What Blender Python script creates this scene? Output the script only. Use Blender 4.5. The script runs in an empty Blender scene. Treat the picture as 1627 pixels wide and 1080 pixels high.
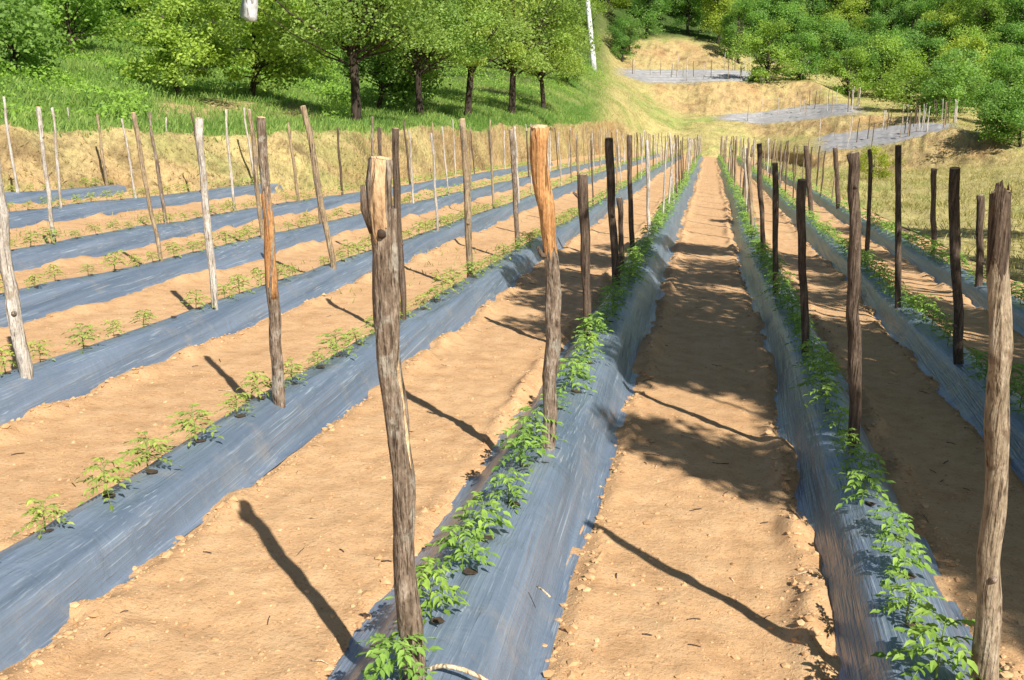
import bpy, math, random
import numpy as np
from mathutils import Vector, Matrix

random.seed(7)
rng = np.random.default_rng(7)
C = bpy.context.scene.collection
SC = bpy.context.scene

# ------------------------------------------------------------------ camera model (photo pixels 1627 x 1080)
PW, PH, F = 1627.0, 1080.0, 1550.0
PITCH, YAW = math.radians(15.5), math.radians(11.33)
CAM = np.array([0.0, 0.0, 1.76])
cp, sp, cy, sy = math.cos(PITCH), math.sin(PITCH), math.cos(YAW), math.sin(YAW)
FW = np.array([-sy*cp, cy*cp, -sp])
RT = np.array([cy, sy, 0.0])
UP = np.cross(RT, FW)
S_LONG, S_LAT = 0.0626, 0.045           # the field falls away from the camera and rises to the left

def ray(px, py):
    px = np.asarray(px, float); py = np.asarray(py, float)
    return FW + RT*((px-PW/2)/F)[..., None] - UP*((py-PH/2)/F)[..., None]   # unit depth along FW
def at_depth(px, py, d):
    return CAM + ray(px, py)*np.asarray(d, float)[..., None]
def plane_z(x, y):
    return -S_LONG*y - S_LAT*x
def plane_depth(px, py, up=0.0):
    r = ray(px, py)
    n = np.array([S_LAT, S_LONG, 1.0])
    return (up - CAM @ n)/(r @ n)
def on_field(px, py, up=0.0):
    return CAM + ray(px, py)*np.asarray(plane_depth(px, py, up))[..., None]
def project(p):
    v = np.asarray(p, float)-CAM
    d = v @ FW
    return PW/2+F*(v @ RT)/d, PH/2-F*(v @ UP)/d, d

# ------------------------------------------------------------------ value noise
def _hash(ix, iy, iz, seed):
    h = (ix.astype(np.int64)*374761393 + iy.astype(np.int64)*668265263 + iz.astype(np.int64)*2147483647 + seed*974711) & 0xffffffff
    h = ((h ^ (h >> 13))*1274126177) & 0xffffffff
    h = ((h ^ (h >> 16))*2246822519) & 0xffffffff
    return ((h ^ (h >> 15)) & 0xffffff)/float(0xffffff)
def vn(x, y, seed=0):
    x = np.asarray(x, float); y = np.asarray(y, float)
    ix = np.floor(x); iy = np.floor(y); fx = x-ix; fy = y-iy
    fx = fx*fx*(3-2*fx); fy = fy*fy*(3-2*fy); z = np.zeros_like(ix)
    a = _hash(ix, iy, z, seed); b = _hash(ix+1, iy, z, seed); c = _hash(ix, iy+1, z, seed); d = _hash(ix+1, iy+1, z, seed)
    return (a*(1-fx)+b*fx)*(1-fy)+(c*(1-fx)+d*fx)*fy
def fbm(x, y, seed=0, o=4):
    s = 0; a = 0.5; t = 0
    for i in range(o):
        s = s+a*vn(np.asarray(x)*2**i+i*17.3, np.asarray(y)*2**i-i*9.1, seed+i); t += a; a *= .5
    return s/t*2-1
def sstep(a, b, x):
    t = np.clip((np.asarray(x, float)-a)/(b-a), 0, 1); return t*t*(3-2*t)

# ------------------------------------------------------------------ mesh helpers
class MB:
    def __init__(s): s.v = []; s.f = []; s.m = []; s.var = []; s.n = 0
    def add(s, v, f, mi=0, var=0.5):
        v = np.asarray(v, float).reshape(-1, 3)
        s.v.append(v); s.f += [tuple(int(i)+s.n for i in q) for q in f]; s.m += [mi]*len(f)
        s.var += [var]*len(f); s.n += len(v)
    def mesh(s, name, mats, smooth=True):
        me = bpy.data.meshes.new(name)
        me.from_pydata(np.concatenate(s.v).tolist() if s.v else [], [], s.f)
        for m in mats: me.materials.append(m)
        me.polygons.foreach_set('material_index', s.m)
        me.polygons.foreach_set('use_smooth', [smooth]*len(s.f))
        a = me.attributes.new('var', 'FLOAT', 'FACE'); a.data.foreach_set('value', s.var)
        me.update(); return me

def np_mesh(name, V, Fc, mat, smooth=True, var=None, col=None, mi=None):
    """V (n,3), Fc (m,k) all polygons of k corners"""
    me = bpy.data.meshes.new(name)
    V = np.asarray(V, np.float32); Fc = np.asarray(Fc, np.int32); k = Fc.shape[1]
    me.vertices.add(len(V)); me.vertices.foreach_set('co', V.ravel())
    me.loops.add(Fc.size); me.loops.foreach_set('vertex_index', Fc.ravel())
    me.polygons.add(len(Fc)); me.polygons.foreach_set('loop_start', np.arange(len(Fc), dtype=np.int32)*k)
    try: me.polygons.foreach_set('loop_total', np.full(len(Fc), k, np.int32))
    except Exception: pass
    for m in (mat if isinstance(mat, (list, tuple)) else [mat]): me.materials.append(m)
    if mi is not None: me.polygons.foreach_set('material_index', np.asarray(mi, np.int32))
    me.update(calc_edges=True)
    me.polygons.foreach_set('use_smooth', np.full(len(Fc), smooth, bool))
    if var is not None:
        a = me.attributes.new('var', 'FLOAT', 'FACE'); a.data.foreach_set('value', np.asarray(var, np.float32))
    if col is not None:
        a = me.attributes.new('tone', 'FLOAT_COLOR', 'POINT')
        c4 = np.ones((len(V), 4), np.float32); c4[:, :3] = col; a.data.foreach_set('color', c4.ravel())
    me.validate(); return me

def link(name, me, parent=None, loc=None):
    o = bpy.data.objects.new(name, me); C.objects.link(o)
    if parent is not None: o.parent = parent
    if loc is not None: o.location = loc
    return o
def tag(o, label=None, cat=None, group=None, kind=None):
    if label: o['label'] = label
    if cat: o['category'] = cat
    if group: o['group'] = group
    if kind: o['kind'] = kind
    return o
def empty(name, loc): return link(name, None, None, loc)

def frames(P):
    P = np.asarray(P, float); T = np.gradient(P, axis=0); T /= np.linalg.norm(T, axis=1)[:, None]+1e-9
    ref = np.array([0.31, 0.95, 0.05]) if abs(T[0] @ np.array([0.31, .95, .05])) < .9 else np.array([1., 0, 0])
    A = np.cross(T, ref); A /= np.linalg.norm(A, axis=1)[:, None]+1e-9
    B = np.cross(T, A); return T, A, B
def tube(P, R, seg=10, cap=True, rough=0.0, seed=0, a0=0, a1=2*math.pi, i0=0, jag=0.0, jag0=0.0, fr=None):
    P = np.asarray(P, float); R = np.broadcast_to(np.asarray(R, float), (len(P),)); T, A, B = frames(P) if fr is None else fr
    full = abs(a1-a0-2*math.pi) < 1e-6
    ang = a0+(a1-a0)*np.arange(seg)/(seg if full else seg-1)
    V = []
    for i in range(len(P)):
        rr = R[i]*(1+rough*(vn(np.cos(ang)*1.3+seed*3.1+9, np.sin(ang)*1.3+np.full(seg, (i+i0)*0.5)+seed, seed)+vn(np.cos(ang)*2.9+seed*1.7+9, np.sin(ang)*2.9+np.full(seg, (i+i0)*.9), seed+3)-1))
        V.append(P[i]+np.cos(ang)[:, None]*A[i]*rr[:, None]+np.sin(ang)[:, None]*B[i]*rr[:, None])
    g_ = np.random.default_rng(seed+5)
    if jag: V[-1] = V[-1]+T[-1]*(jag*(g_.random(seg)-.3))[:, None]
    if jag0: V[0] = V[0]-T[0]*(jag0*(g_.random(seg)-.3))[:, None]
    V = np.concatenate(V); Fc = []
    for i in range(len(P)-1):
        for j in range(seg if full else seg-1):
            k = (j+1) % seg
            Fc.append((i*seg+j, i*seg+k, (i+1)*seg+k, (i+1)*seg+j))
    if cap and full:
        n = len(V); V = np.concatenate([V, P[[-1]]+T[[-1]]*R[-1]*.15, P[[0]]])
        for j in range(seg):
            Fc.append(((len(P)-1)*seg+j, (len(P)-1)*seg+(j+1) % seg, n)); Fc.append(((j+1) % seg, j, n+1))
    return V, Fc
def resample(P, n):
    P = np.asarray(P, float); d = np.r_[0, np.cumsum(np.linalg.norm(np.diff(P, axis=0), axis=1))]
    t = np.linspace(0, d[-1], n); return np.stack([np.interp(t, d, P[:, i]) for i in range(3)], 1)
def smooth_line(P, it=2):
    P = np.asarray(P, float)
    for _ in range(it):
        Q = P.copy(); Q[1:-1] = .25*P[:-2]+.5*P[1:-1]+.25*P[2:]; P = Q
    return P

# ------------------------------------------------------------------ materials
def new_mat(name):
    m = bpy.data.materials.new(name); m.use_nodes = True
    nt = m.node_tree; b = nt.nodes['Principled BSDF']; return m, nt, b
def N(nt, t, **kw):
    n = nt.nodes.new(t)
    for k, v in kw.items(): setattr(n, k, v)
    return n
def L(nt, a, b): nt.links.new(a, b)
def ramp(nt, fac, stops):
    r = N(nt, 'ShaderNodeValToRGB'); e = r.color_ramp.elements
    while len(e) > 2: e.remove(e[-1])
    for i, (p, c) in enumerate(stops):
        x = e[i] if i < 2 else e.new(p)
        x.position = p; x.color = (*c, 1)
    L(nt, fac, r.inputs[0]); return r.outputs[0]
def noise(nt, vec, scale, detail=4, rough=.55, dist=0.0):
    n = N(nt, 'ShaderNodeTexNoise'); n.inputs['Scale'].default_value = scale; n.inputs['Detail'].default_value = detail
    n.inputs['Roughness'].default_value = rough; n.inputs['Distortion'].default_value = dist
    if vec is not None: L(nt, vec, n.inputs['Vector'])
    return n.outputs['Fac']
def mapping(nt, vec, scale):
    m = N(nt, 'ShaderNodeMapping'); m.inputs['Scale'].default_value = scale; L(nt, vec, m.inputs['Vector']); return m.outputs[0]
def mixc(nt, fac, a, b, mode='MIX'):
    m = N(nt, 'ShaderNodeMix', data_type='RGBA', blend_type=mode)
    if isinstance(fac, (int, float)): m.inputs[0].default_value = fac
    else: L(nt, fac, m.inputs[0])
    for s, v in ((m.inputs[6], a), (m.inputs[7], b)):
        if isinstance(v, tuple): s.default_value = (*v, 1)
        else: L(nt, v, s)
    return m.outputs[2]
def bump(nt, h, strength, dist, b, prev=None):
    n = N(nt, 'ShaderNodeBump'); n.inputs['Strength'].default_value = strength; n.inputs['Distance'].default_value = dist
    L(nt, h, n.inputs['Height'])
    if prev is not None: L(nt, prev, n.inputs['Normal'])
    L(nt, n.outputs[0], b.inputs['Normal']); return n.outputs[0]
M = {}
def soil_mat():
    m, nt, b = new_mat('dry_soil'); tc = N(nt, 'ShaderNodeTexCoord').outputs['Object']
    big = noise(nt, tc, .9, 3, .5); mid = noise(nt, tc, 7, 5, .62); fine = noise(nt, tc, 55, 6, .7)
    c1 = ramp(nt, big, [(.3, (.53, .315, .150)), (.7, (.65, .415, .212))])
    c2 = ramp(nt, mid, [(.28, (.36, .195, .09)), (.5, (.57, .35, .18)), (.75, (.69, .475, .27))])
    c = mixc(nt, .5, c1, c2)
    sp_ = ramp(nt, fine, [(.3, (.45, .40, .36)), (.45, (1, 1, 1)), (.64, (1, 1, 1)), (.78, (1.35, 1.35, 1.35))])
    c = mixc(nt, .8, c, sp_, 'MULTIPLY')
    L(nt, c, b.inputs['Base Color']); b.inputs['Roughness'].default_value = .95; b.inputs['Specular IOR Level'].default_value = .15
    p = bump(nt, mid, .6, .03, b); p = bump(nt, fine, .6, .014, b, p); bump(nt, noise(nt, tc, 160, 3, .7), .5, .006, b, p); return m
def clod_mat():
    m, nt, b = new_mat('soil_clod'); at = N(nt, 'ShaderNodeAttribute', attribute_name='var').outputs['Fac']
    c = ramp(nt, at, [(0, (.36, .205, .095)), (.5, (.55, .335, .168)), (1, (.63, .41, .22))])
    L(nt, c, b.inputs['Base Color']); b.inputs['Roughness'].default_value = .95; b.inputs['Specular IOR Level'].default_value = .1
    return m
def mulch_mat():
    m, nt, b = new_mat('silver_plastic'); tc = N(nt, 'ShaderNodeTexCoord').outputs['Object']
    ln = noise(nt, mapping(nt, tc, (95, .03, 95)), 1.0, 2, .6)          # fine creases along the bed
    ln2 = noise(nt, mapping(nt, tc, (13, .16, 13)), 1.0, 3, .6, .4)
    cr = noise(nt, mapping(nt, tc, (4, 5, 4)), 1.0, 4, .6, 1.5)
    dust = noise(nt, tc, 4.0, 6, .7)
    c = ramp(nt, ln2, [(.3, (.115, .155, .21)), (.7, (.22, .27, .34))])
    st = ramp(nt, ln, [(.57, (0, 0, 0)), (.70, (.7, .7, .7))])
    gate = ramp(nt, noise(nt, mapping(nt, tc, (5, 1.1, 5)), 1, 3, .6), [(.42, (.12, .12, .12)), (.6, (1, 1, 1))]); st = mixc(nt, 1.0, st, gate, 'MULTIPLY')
    c = mixc(nt, st, c, (.46, .53, .57))  # pale streaks paint the glints along the creases into the film colour
    du = ramp(nt, dust, [(.54, (0, 0, 0)), (.8, (.5, .5, .5))])
    c = mixc(nt, du, c, (.40, .35, .28))
    L(nt, c, b.inputs['Base Color']); b.inputs['Metallic'].default_value = .18
    b.inputs['Roughness'].default_value = .30; b.inputs['Specular IOR Level'].default_value = .75
    p = bump(nt, ln, .55, .012, b); p = bump(nt, ln2, .6, .03, b, p); bump(nt, cr, .3, .03, b, p); return m
def farmulch_mat():
    m, nt, b = new_mat('dusty_plastic'); tc = N(nt, 'ShaderNodeTexCoord').outputs['Object']
    c = ramp(nt, noise(nt, tc, 1.6, 5, .7), [(.3, (.24, .235, .235)), (.7, (.40, .385, .365))])
    L(nt, c, b.inputs['Base Color']); b.inputs['Roughness'].default_value = .6; return m
def hole_mat():
    m, nt, b = new_mat('dark_hole'); tc = N(nt, 'ShaderNodeTexCoord').outputs['Object']  # very dark brown fill for planting holes and the stake knot
    c = ramp(nt, noise(nt, tc, 60, 4), [(.3, (.025, .018, .012)), (.7, (.09, .055, .03))])
    L(nt, c, b.inputs['Base Color']); b.inputs['Roughness'].default_value = 1; return m
def hill_mat():
    m, nt, b = new_mat('hillside_ground'); tc = N(nt, 'ShaderNodeTexCoord').outputs['Object']
    at = N(nt, 'ShaderNodeAttribute', attribute_name='tone').outputs['Color']
    n1 = noise(nt, tc, 1.3, 6, .7); n2 = noise(nt, tc, 9, 5, .7)
    s = ramp(nt, n1, [(.3, (.55, .52, .48)), (.5, (1, 1, 1)), (.72, (1.3, 1.28, 1.15))])
    s2 = ramp(nt, n2, [(.3, (.5, .48, .45)), (.5, (1, 1, 1)), (.7, (1.3, 1.3, 1.25))])
    c = mixc(nt, .8, at, s, 'MULTIPLY'); c = mixc(nt, .8, c, s2, 'MULTIPLY')
    L(nt, c, b.inputs['Base Color']); b.inputs['Roughness'].default_value = 1; b.inputs['Specular IOR Level'].default_value = .1
    p = bump(nt, n1, .7, .35, b); bump(nt, n2, .7, .08, b, p); return m
def wood_mat(name, lo, mid, hi, zs=6, xs=70, patch=None):
    m, nt, b = new_mat(name); tc = N(nt, 'ShaderNodeTexCoord').outputs['Object']
    oi = N(nt, 'ShaderNodeObjectInfo').outputs['Random']
    ad = N(nt, 'ShaderNodeVectorMath', operation='ADD'); L(nt, tc, ad.inputs[0]); 
    sc = N(nt, 'ShaderNodeMath', operation='MULTIPLY'); sc.inputs[1].default_value = 37; L(nt, oi, sc.inputs[0]); L(nt, sc.outputs[0], ad.inputs[1])
    v = ad.outputs[0]
    g = noise(nt, mapping(nt, v, (xs, xs, zs)), 1, 5, .65, .3)
    c = ramp(nt, g, [(.28, lo), (.5, mid), (.74, hi)])
    k = noise(nt, v, 5, 3, .6)
    c = mixc(nt, .7, c, ramp(nt, k, [(.3, (.6, .58, .55)), (.6, (1.12, 1.12, 1.12))]), 'MULTIPLY')
    if patch: c = mixc(nt, ramp(nt, noise(nt, v, 9, 4, .6), [(.56, (0, 0, 0)), (.62, (1, 1, 1))]), c, patch)
    ck = noise(nt, mapping(nt, v, (xs*1.3, xs*1.3, zs*.5)), 1, 2, .5, .6)
    ckm = ramp(nt, ck, [(.33, (.25, .22, .2)), (.40, (1, 1, 1))]); c = mixc(nt, .85, c, ckm, 'MULTIPLY')
    fl = noise(nt, mapping(nt, v, (120, 120, 55)), 1, 3, .6)
    c = mixc(nt, .7, c, ramp(nt, fl, [(.33, (.6, .57, .53)), (.5, (1, 1, 1)), (.7, (1.22, 1.2, 1.18))]), 'MULTIPLY')
    L(nt, c, b.inputs['Base Color']); b.inputs['Roughness'].default_value = .88; b.inputs['Specular IOR Level'].default_value = .2
    p = bump(nt, g, .8, .012, b); p = bump(nt, ck, .9, .015, b, p); bump(nt, fl, .5, .006, b, p); return m
def leaf_mat(name, lo, hi, trans=.4, tint=False, spec=.3):
    m, nt, b = new_mat(name); at = N(nt, 'ShaderNodeAttribute', attribute_name='var').outputs['Fac']
    c = ramp(nt, at, [(0, lo), (1, hi)])
    if tint:
        oc = N(nt, 'ShaderNodeObjectInfo').outputs['Color']; c = mixc(nt, 1.0, c, oc, 'MULTIPLY')
    L(nt, c, b.inputs['Base Color']); b.inputs['Roughness'].default_value = .55; b.inputs['Specular IOR Level'].default_value = spec
    t = N(nt, 'ShaderNodeBsdfTranslucent')
    c2 = mixc(nt, 1.0, c, (1.05, 1.1, .5), 'MULTIPLY'); L(nt, c2, t.inputs['Color'])
    mx = N(nt, 'ShaderNodeMixShader'); mx.inputs[0].default_value = trans
    L(nt, b.outputs[0], mx.inputs[1]); L(nt, t.outputs[0], mx.inputs[2])
    L(nt, mx.outputs[0], nt.nodes['Material Output'].inputs['Surface']); return m
M['soil'] = soil_mat(); M['clod'] = clod_mat(); M['mulch'] = mulch_mat(); M['hole'] = hole_mat(); M['hill'] = hill_mat(); M['mulchfar'] = farmulch_mat()
M['bark'] = wood_mat('grey_bark', (.075, .052, .036), (.23, .17, .12), (.46, .39, .31), 14, 60, (.33, .29, .23))
M['dark'] = wood_mat('dark_and_shaded_wood', (.05, .035, .025), (.13, .092, .065), (.24, .18, .13))  # dark wood; also carries painted shade on stakes right of the path
M['pale'] = wood_mat('weathered_pale_wood', (.36, .31, .25), (.54, .49, .42), (.70, .66, .60), 8, 60, (.40, .33, .25))
M['tan'] = wood_mat('tan_wood', (.20, .135, .08), (.36, .27, .165), (.52, .42, .28), 7, 60, (.24, .19, .14))
M['greytan'] = wood_mat('worn_grey_tan_wood', (.14, .10, .065), (.33, .255, .17), (.50, .42, .31), 9, 55, (.20, .14, .09))
M['peel'] = wood_mat('peeled_orange_wood', (.33, .15, .06), (.55, .28, .11), (.68, .42, .20), 4, 55)
M['bare'] = wood_mat('bare_wood', (.25, .14, .07), (.50, .33, .18), (.62, .44, .27), 7, 40, (.30, .18, .10))
M['cut'] = wood_mat('sawn_wood', (.45, .29, .15), (.62, .44, .25), (.75, .58, .36), 30, 30)
M['trunk'] = wood_mat('tree_bark', (.02, .014, .010), (.055, .040, .029), (.115, .088, .066), 4, 14)
M['white'] = wood_mat('whitewashed_concrete', (.52, .53, .52), (.62, .63, .62), (.70, .71, .70), 5, 9)
M['cloth'] = wood_mat('greyish_cloth', (.50, .50, .49), (.60, .60, .59), (.68, .68, .67), 5, 6)
M['straw'] = wood_mat('dry_cane', (.48, .36, .22), (.66, .52, .34), (.8, .68, .5), 9, 30)
M['seed'] = leaf_mat('seedling_leaf', (.115, .23, .05), (.40, .56, .14), .42, True)
M['stem'] = leaf_mat('seedling_stem', (.12, .20, .05), (.22, .30, .10), .1, True)
M['leaf'] = leaf_mat('tree_leaf', (.13, .23, .045), (.42, .56, .15), .52, True)
M['grass'] = leaf_mat('green_grass', (.075, .19, .03), (.40, .52, .13), .42)
M['drygrass'] = leaf_mat('dry_grass', (.28, .20, .08), (.52, .41, .19), .3)
M['yellowgrass'] = leaf_mat('yellow_green_grass', (.26, .25, .07), (.54, .46, .20), .3)

# ------------------------------------------------------------------ sun, sky, camera
SUN_EL = math.radians(43); sun_h = np.array([.65, -.76]); sun_h /= np.linalg.norm(sun_h)
SUN = np.array([sun_h[0]*math.cos(SUN_EL), sun_h[1]*math.cos(SUN_EL), math.sin(SUN_EL)])
w = bpy.data.worlds.new('World'); SC.world = w; w.use_nodes = True
sky = w.node_tree.nodes.new('ShaderNodeTexSky'); sky.sky_type = 'NISHITA'; sky.sun_disc = False
sky.sun_elevation = SUN_EL; sky.sun_rotation = math.atan2(sun_h[0], sun_h[1]); sky.air_density = 1.0; sky.dust_density = .6
bg = w.node_tree.nodes['Background']; bg.inputs[1].default_value = .062
w.node_tree.links.new(sky.outputs[0], bg.inputs[0])
sl = bpy.data.lights.new('sun', 'SUN'); sl.energy = 5.0; sl.angle = math.radians(.5); sl.color = (1, .955, .89)
so = bpy.data.objects.new('sun', sl); C.objects.link(so)
so.rotation_euler = Vector((-SUN).tolist()).to_track_quat('-Z', 'Y').to_euler(); so.location = (20, -20, 30)
cd = bpy.data.cameras.new('camera'); co = bpy.data.objects.new('camera', cd); C.objects.link(co)
cd.sensor_width = 36; cd.lens = F/PW*36; cd.clip_end = 2000; cd.clip_start = .05
mw = Matrix([[RT[0], UP[0], -FW[0], CAM[0]], [RT[1], UP[1], -FW[1], CAM[1]], [RT[2], UP[2], -FW[2], CAM[2]], [0, 0, 0, 1]])
co.matrix_world = mw; SC.camera = co
SC.view_settings.view_transform = 'Standard'; SC.view_settings.look = 'None'
SC.view_settings.exposure = .6; SC.view_settings.gamma = 1
SC.render.engine = 'CYCLES'
SC.cycles.max_bounces = 6; SC.cycles.diffuse_bounces = 3; SC.cycles.glossy_bounces = 2; SC.cycles.transmission_bounces = 4

# ------------------------------------------------------------------ the hillside: profiles in plan and height, every row a terrace edge
COLS = {
 -500: (316, (210, 1), (190, 4), (165, 7), (135, 10), (100, 14), (70, 19), (40, 27), (0, 40), (-50, 65), (-140, 110)),
 0:    (313, (207, 1), (188, 4), (160, 7), (130, 11), (95, 16), (65, 22), (45, 30), (10, 42), (-50, 65), (-140, 110)),
 240:  (310, (207, 1), (186, 4), (170, 7), (150, 11), (110, 16), (75, 22), (50, 30), (15, 42), (-50, 65), (-140, 110)),
 400:  (308, (207, 1), (186, 5), (170, 9), (155, 12), (130, 17), (100, 24), (70, 34), (30, 48), (-40, 70), (-130, 115)),
 565:  (300, (207, 1.1), (192, 6), (182, 11), (165, 16), (145, 22), (120, 30), (90, 42), (40, 60), (-30, 85), (-120, 130)),
 700:  (284, (206, 1.2), (192, 5), (182, 9), (170, 14), (155, 20), (135, 30), (100, 45), (50, 62), (-20, 88), (-120, 130)),
 850:  (262, (201, 1.5), (185, 5), (176, 9), (165, 14), (150, 20), (130, 28), (105, 42), (60, 58), (-10, 85), (-110, 125)),
 930:  (248, (195, 1.8), (178, 5), (168, 8), (150, 13), (130, 18), (112, 24), (95, 36), (60, 50), (-5, 75), (-100, 110)),
 985:  (243, (193, 2), (168, 5), (155, 9), (140, 14), (130, 20), (120, 30), (108, 40), (80, 46), (30, 62), (-90, 100)),
 1030: (243, (225, 2), (190, 6), (172, 10), (160, 14), (152, 18), (134, 20), (111, 36), (72, 42), (35, 58), (-85, 98)),
 1080: (245, (230, 2), (205, 6), (192, 9), (184, 12), (180, 15), (134, 19), (110, 37), (67, 43), (40, 58), (-80, 98)),
 1130: (249, (235, 1), (215, 5), (200, 9), (190, 12), (182, 17), (132, 21), (110, 38), (78, 44), (45, 58), (-80, 98)),
 1206: (252, (249, 1), (240, 2), (214, 5), (199, 7), (179, 17), (131, 20), (113, 36), (105, 41), (75, 57), (-60, 105)),
 1290: (289, (268, 25), (246, 27), (214, 42), (193, 45), (166, 58), (129, 61), (122, 72), (116, 76), (85, 95), (-50, 140)),
 1350: (317, (268, 35), (241, 37), (211, 51), (182, 54), (165, 64), (160, 69), (150, 76), (138, 83), (100, 101), (-40, 146)),
 1420: (349, (272, 39), (231, 42), (200, 56), (185, 60), (178, 65), (172, 70), (163, 77), (150, 84), (110, 104), (-40, 145)),
 1520: (395, (268, 42), (207, 46), (194, 57), (188, 62), (182, 66), (172, 72), (160, 78), (145, 84), (115, 94), (-40, 134)),
 1565: (416, (266, 42), (214, 46), (205, 52), (205, 57), (198, 62), (188, 68), (172, 74), (155, 80), (120, 90), (-35, 130)),
 1640: (451, (262, 42), (232, 46), (226, 52), (220, 56), (210, 61), (195, 67), (178, 73), (158, 80), (122, 90), (-30, 128)),
 1930: (585, (285, 35), (262, 40), (250, 45), (240, 50), (225, 56), (208, 62), (190, 68), (165, 76), (130, 86), (-20, 125)),
 2200: (710, (290, 33), (268, 38), (254, 43), (244, 48), (229, 54), (212, 60), (194, 66), (169, 74), (134, 84), (-20, 123)),
}
NC = 901; PX = np.linspace(-500, 2200, NC); NR = 11
ROWS = np.zeros((NR, NC, 3)); keys = sorted(COLS)
for r in range(NR):
    ys = np.array([COLS[k][0] if r == 0 else COLS[k][r][0] for k in keys], float)
    d0 = np.array([float(plane_depth(k, COLS[k][0])) for k in keys])
    dd = d0 + (0 if r == 0 else np.array([COLS[k][r][1] for k in keys], float))
    ROWS[r] = at_depth(np.interp(PX, PX, PX), np.interp(PX, keys, ys), np.interp(PX, keys, dd))
ROWS[0, :, 2] -= .06
ker = np.hanning(11); ker /= ker.sum()
for r in range(NR):
    for i in range(3):
        e = np.pad(ROWS[r, :, i], 5, mode='edge'); ROWS[r, :, i] = np.convolve(e, ker, 'valid')
def tone_weights(px, t):
    bank = np.zeros_like(t)
    left = 1-sstep(925, 985, px)
    bank = np.maximum(bank, (1-sstep(985, 1035, px))*sstep(0.0, .08, t)*(1-sstep(.93, 1.05, t)))
    right = sstep(1000, 1060, px)
    for a, b, p0, p1 in ((1, 2, 1200, 1600), (3, 4, 1190, 1430), (5, 6, 1040, 1300), (7, 8, 990, 1160)):
        bank = np.maximum(bank, sstep(a-.1, a+.1, t)*(1-sstep(b-.05, b+.12, t))*sstep(p0-25, p0+25, px)*(1-sstep(p1-15, p1+25, px)))
    terr = np.zeros_like(t)
    for a, b, p0, p1 in ((2, 3, 1300, 1515), (4, 5, 1140, 1370), (6, 7, 985, 1215)):
        terr = np.maximum(terr, sstep(a, a+.15, t)*(1-sstep(b-.1, b+.02, t))*sstep(p0-20, p0+20, px)*(1-sstep(p1-20, p1+20, px)))
    return left, bank, terr
def P_of(px, t):
    px = np.asarray(px, float); t = np.clip(np.asarray(t, float), 0, NR-1.0001)
    c = np.clip((px-PX[0])/(PX[1]-PX[0]), 0, NC-1.001); c0 = c.astype(int); fc = (c-c0)[..., None]
    r0 = t.astype(int); fr = (t-r0)[..., None]
    q = (ROWS[r0, c0]*(1-fc)+ROWS[r0, c0+1]*fc)*(1-fr)+(ROWS[r0+1, c0]*(1-fc)+ROWS[r0+1, c0+1]*fc)*fr
    left, bank, terr = tone_weights(px, t)
    x, y = q[..., 0], q[..., 1]
    lift = sstep(0, .25, t)
    z = q[..., 2] + lift*(fbm(x*.35, y*.35, 3)*.22*(1-terr)+bank*(fbm(x*1.1+q[..., 2]*1.3, y*1.1, 5)*.34+fbm(x*3.1, y*3.1+q[..., 2]*4, 6, 3)*.12)+fbm(x*2.3, y*2.3, 8)*.07)
    ins = bank*fbm(x*.9, y*.9+q[..., 2]*2, 11)*.3*lift
    return np.stack([x, y+ins, z], -1)
def dry_patch(px, t, x, y):
    return np.clip(sstep(225, 265, px)*(1-sstep(500, 545, px))*sstep(1.75, 2.1, t)*(1-sstep(3.2, 3.9, t))*(.8+1.2*fbm(x*1.3, y*1.3, 25)), 0, 1)
def hill_colour(px, t, p):
    left, bank, terr = tone_weights(px, t); x, y, z = p[..., 0], p[..., 1], p[..., 2]
    n = fbm(x*.45, y*.45, 21); n2 = fbm(x*1.6, y*1.6+z, 25)
    green = np.array([.105, .20, .035]); yel = np.array([.46, .39, .16]); tan_ = np.array([.44, .31, .15]); red = np.array([.38, .215, .10])
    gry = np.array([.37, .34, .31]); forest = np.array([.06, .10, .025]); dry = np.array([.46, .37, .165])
    col = np.zeros(p.shape)+yel
    def mx(c, wgt):
        nonlocal col
        col = col*(1-wgt[..., None])+np.asarray(c)*wgt[..., None]
    g = left*sstep(.95, 1.1, t); mx(green, g)
    mx(dry, g*dry_patch(px, t, x, y))
    mx(dry, g*sstep(.1, .5, n+.35)*.5*sstep(640, 700, px)*sstep(2.6, 3.4, t))
    mx(green*1.5, (1-left)*sstep(.1, .5, n)*.5*(1-bank))
    ns = n2*.6+n*.6
    bc = tan_*(1-sstep(-.3, .4, ns))[..., None]+dry*sstep(-.3, .4, ns)[..., None]
    mx(bc, bank)
    mx(np.array([.13, .08, .04]), bank*sstep(.28, .5, fbm(x*1.4, y*1.4+z*2.2, 35, 3))*.55)
    mx(red, bank*sstep(.1, .4, fbm(x*.3+9, y*.3, 31))*.5)
    mx(green*1.3, bank*left*sstep(.15, .45, fbm(x*.8+4, y*.8+z*1.5, 33))*.3)
    mx(gry, terr)
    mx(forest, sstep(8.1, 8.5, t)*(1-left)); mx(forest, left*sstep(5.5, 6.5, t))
    return col
sub = (14, 6, 6, 8, 8, 8, 8, 8, 6, 8, 6)
T = np.concatenate([i+np.arange(sub[i])/sub[i] for i in range(NR-1)]+[[NR-1.0001]])
G_t, G_px = np.meshgrid(T, PX, indexing='ij')
HV = P_of(G_px, G_t); HC = hill_colour(G_px, G_t, HV)
nt_, np_ = G_t.shape
I = np.arange(nt_*np_).reshape(nt_, np_)
HF = np.stack([I[:-1, :-1], I[:-1, 1:], I[1:, 1:], I[1:, :-1]], -1).reshape(-1, 4)
tag(link('hillside', np_mesh('hillside', HV.reshape(-1, 3), HF, M['hill'], True, col=HC.reshape(-1, 3))), kind='structure')
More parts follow.
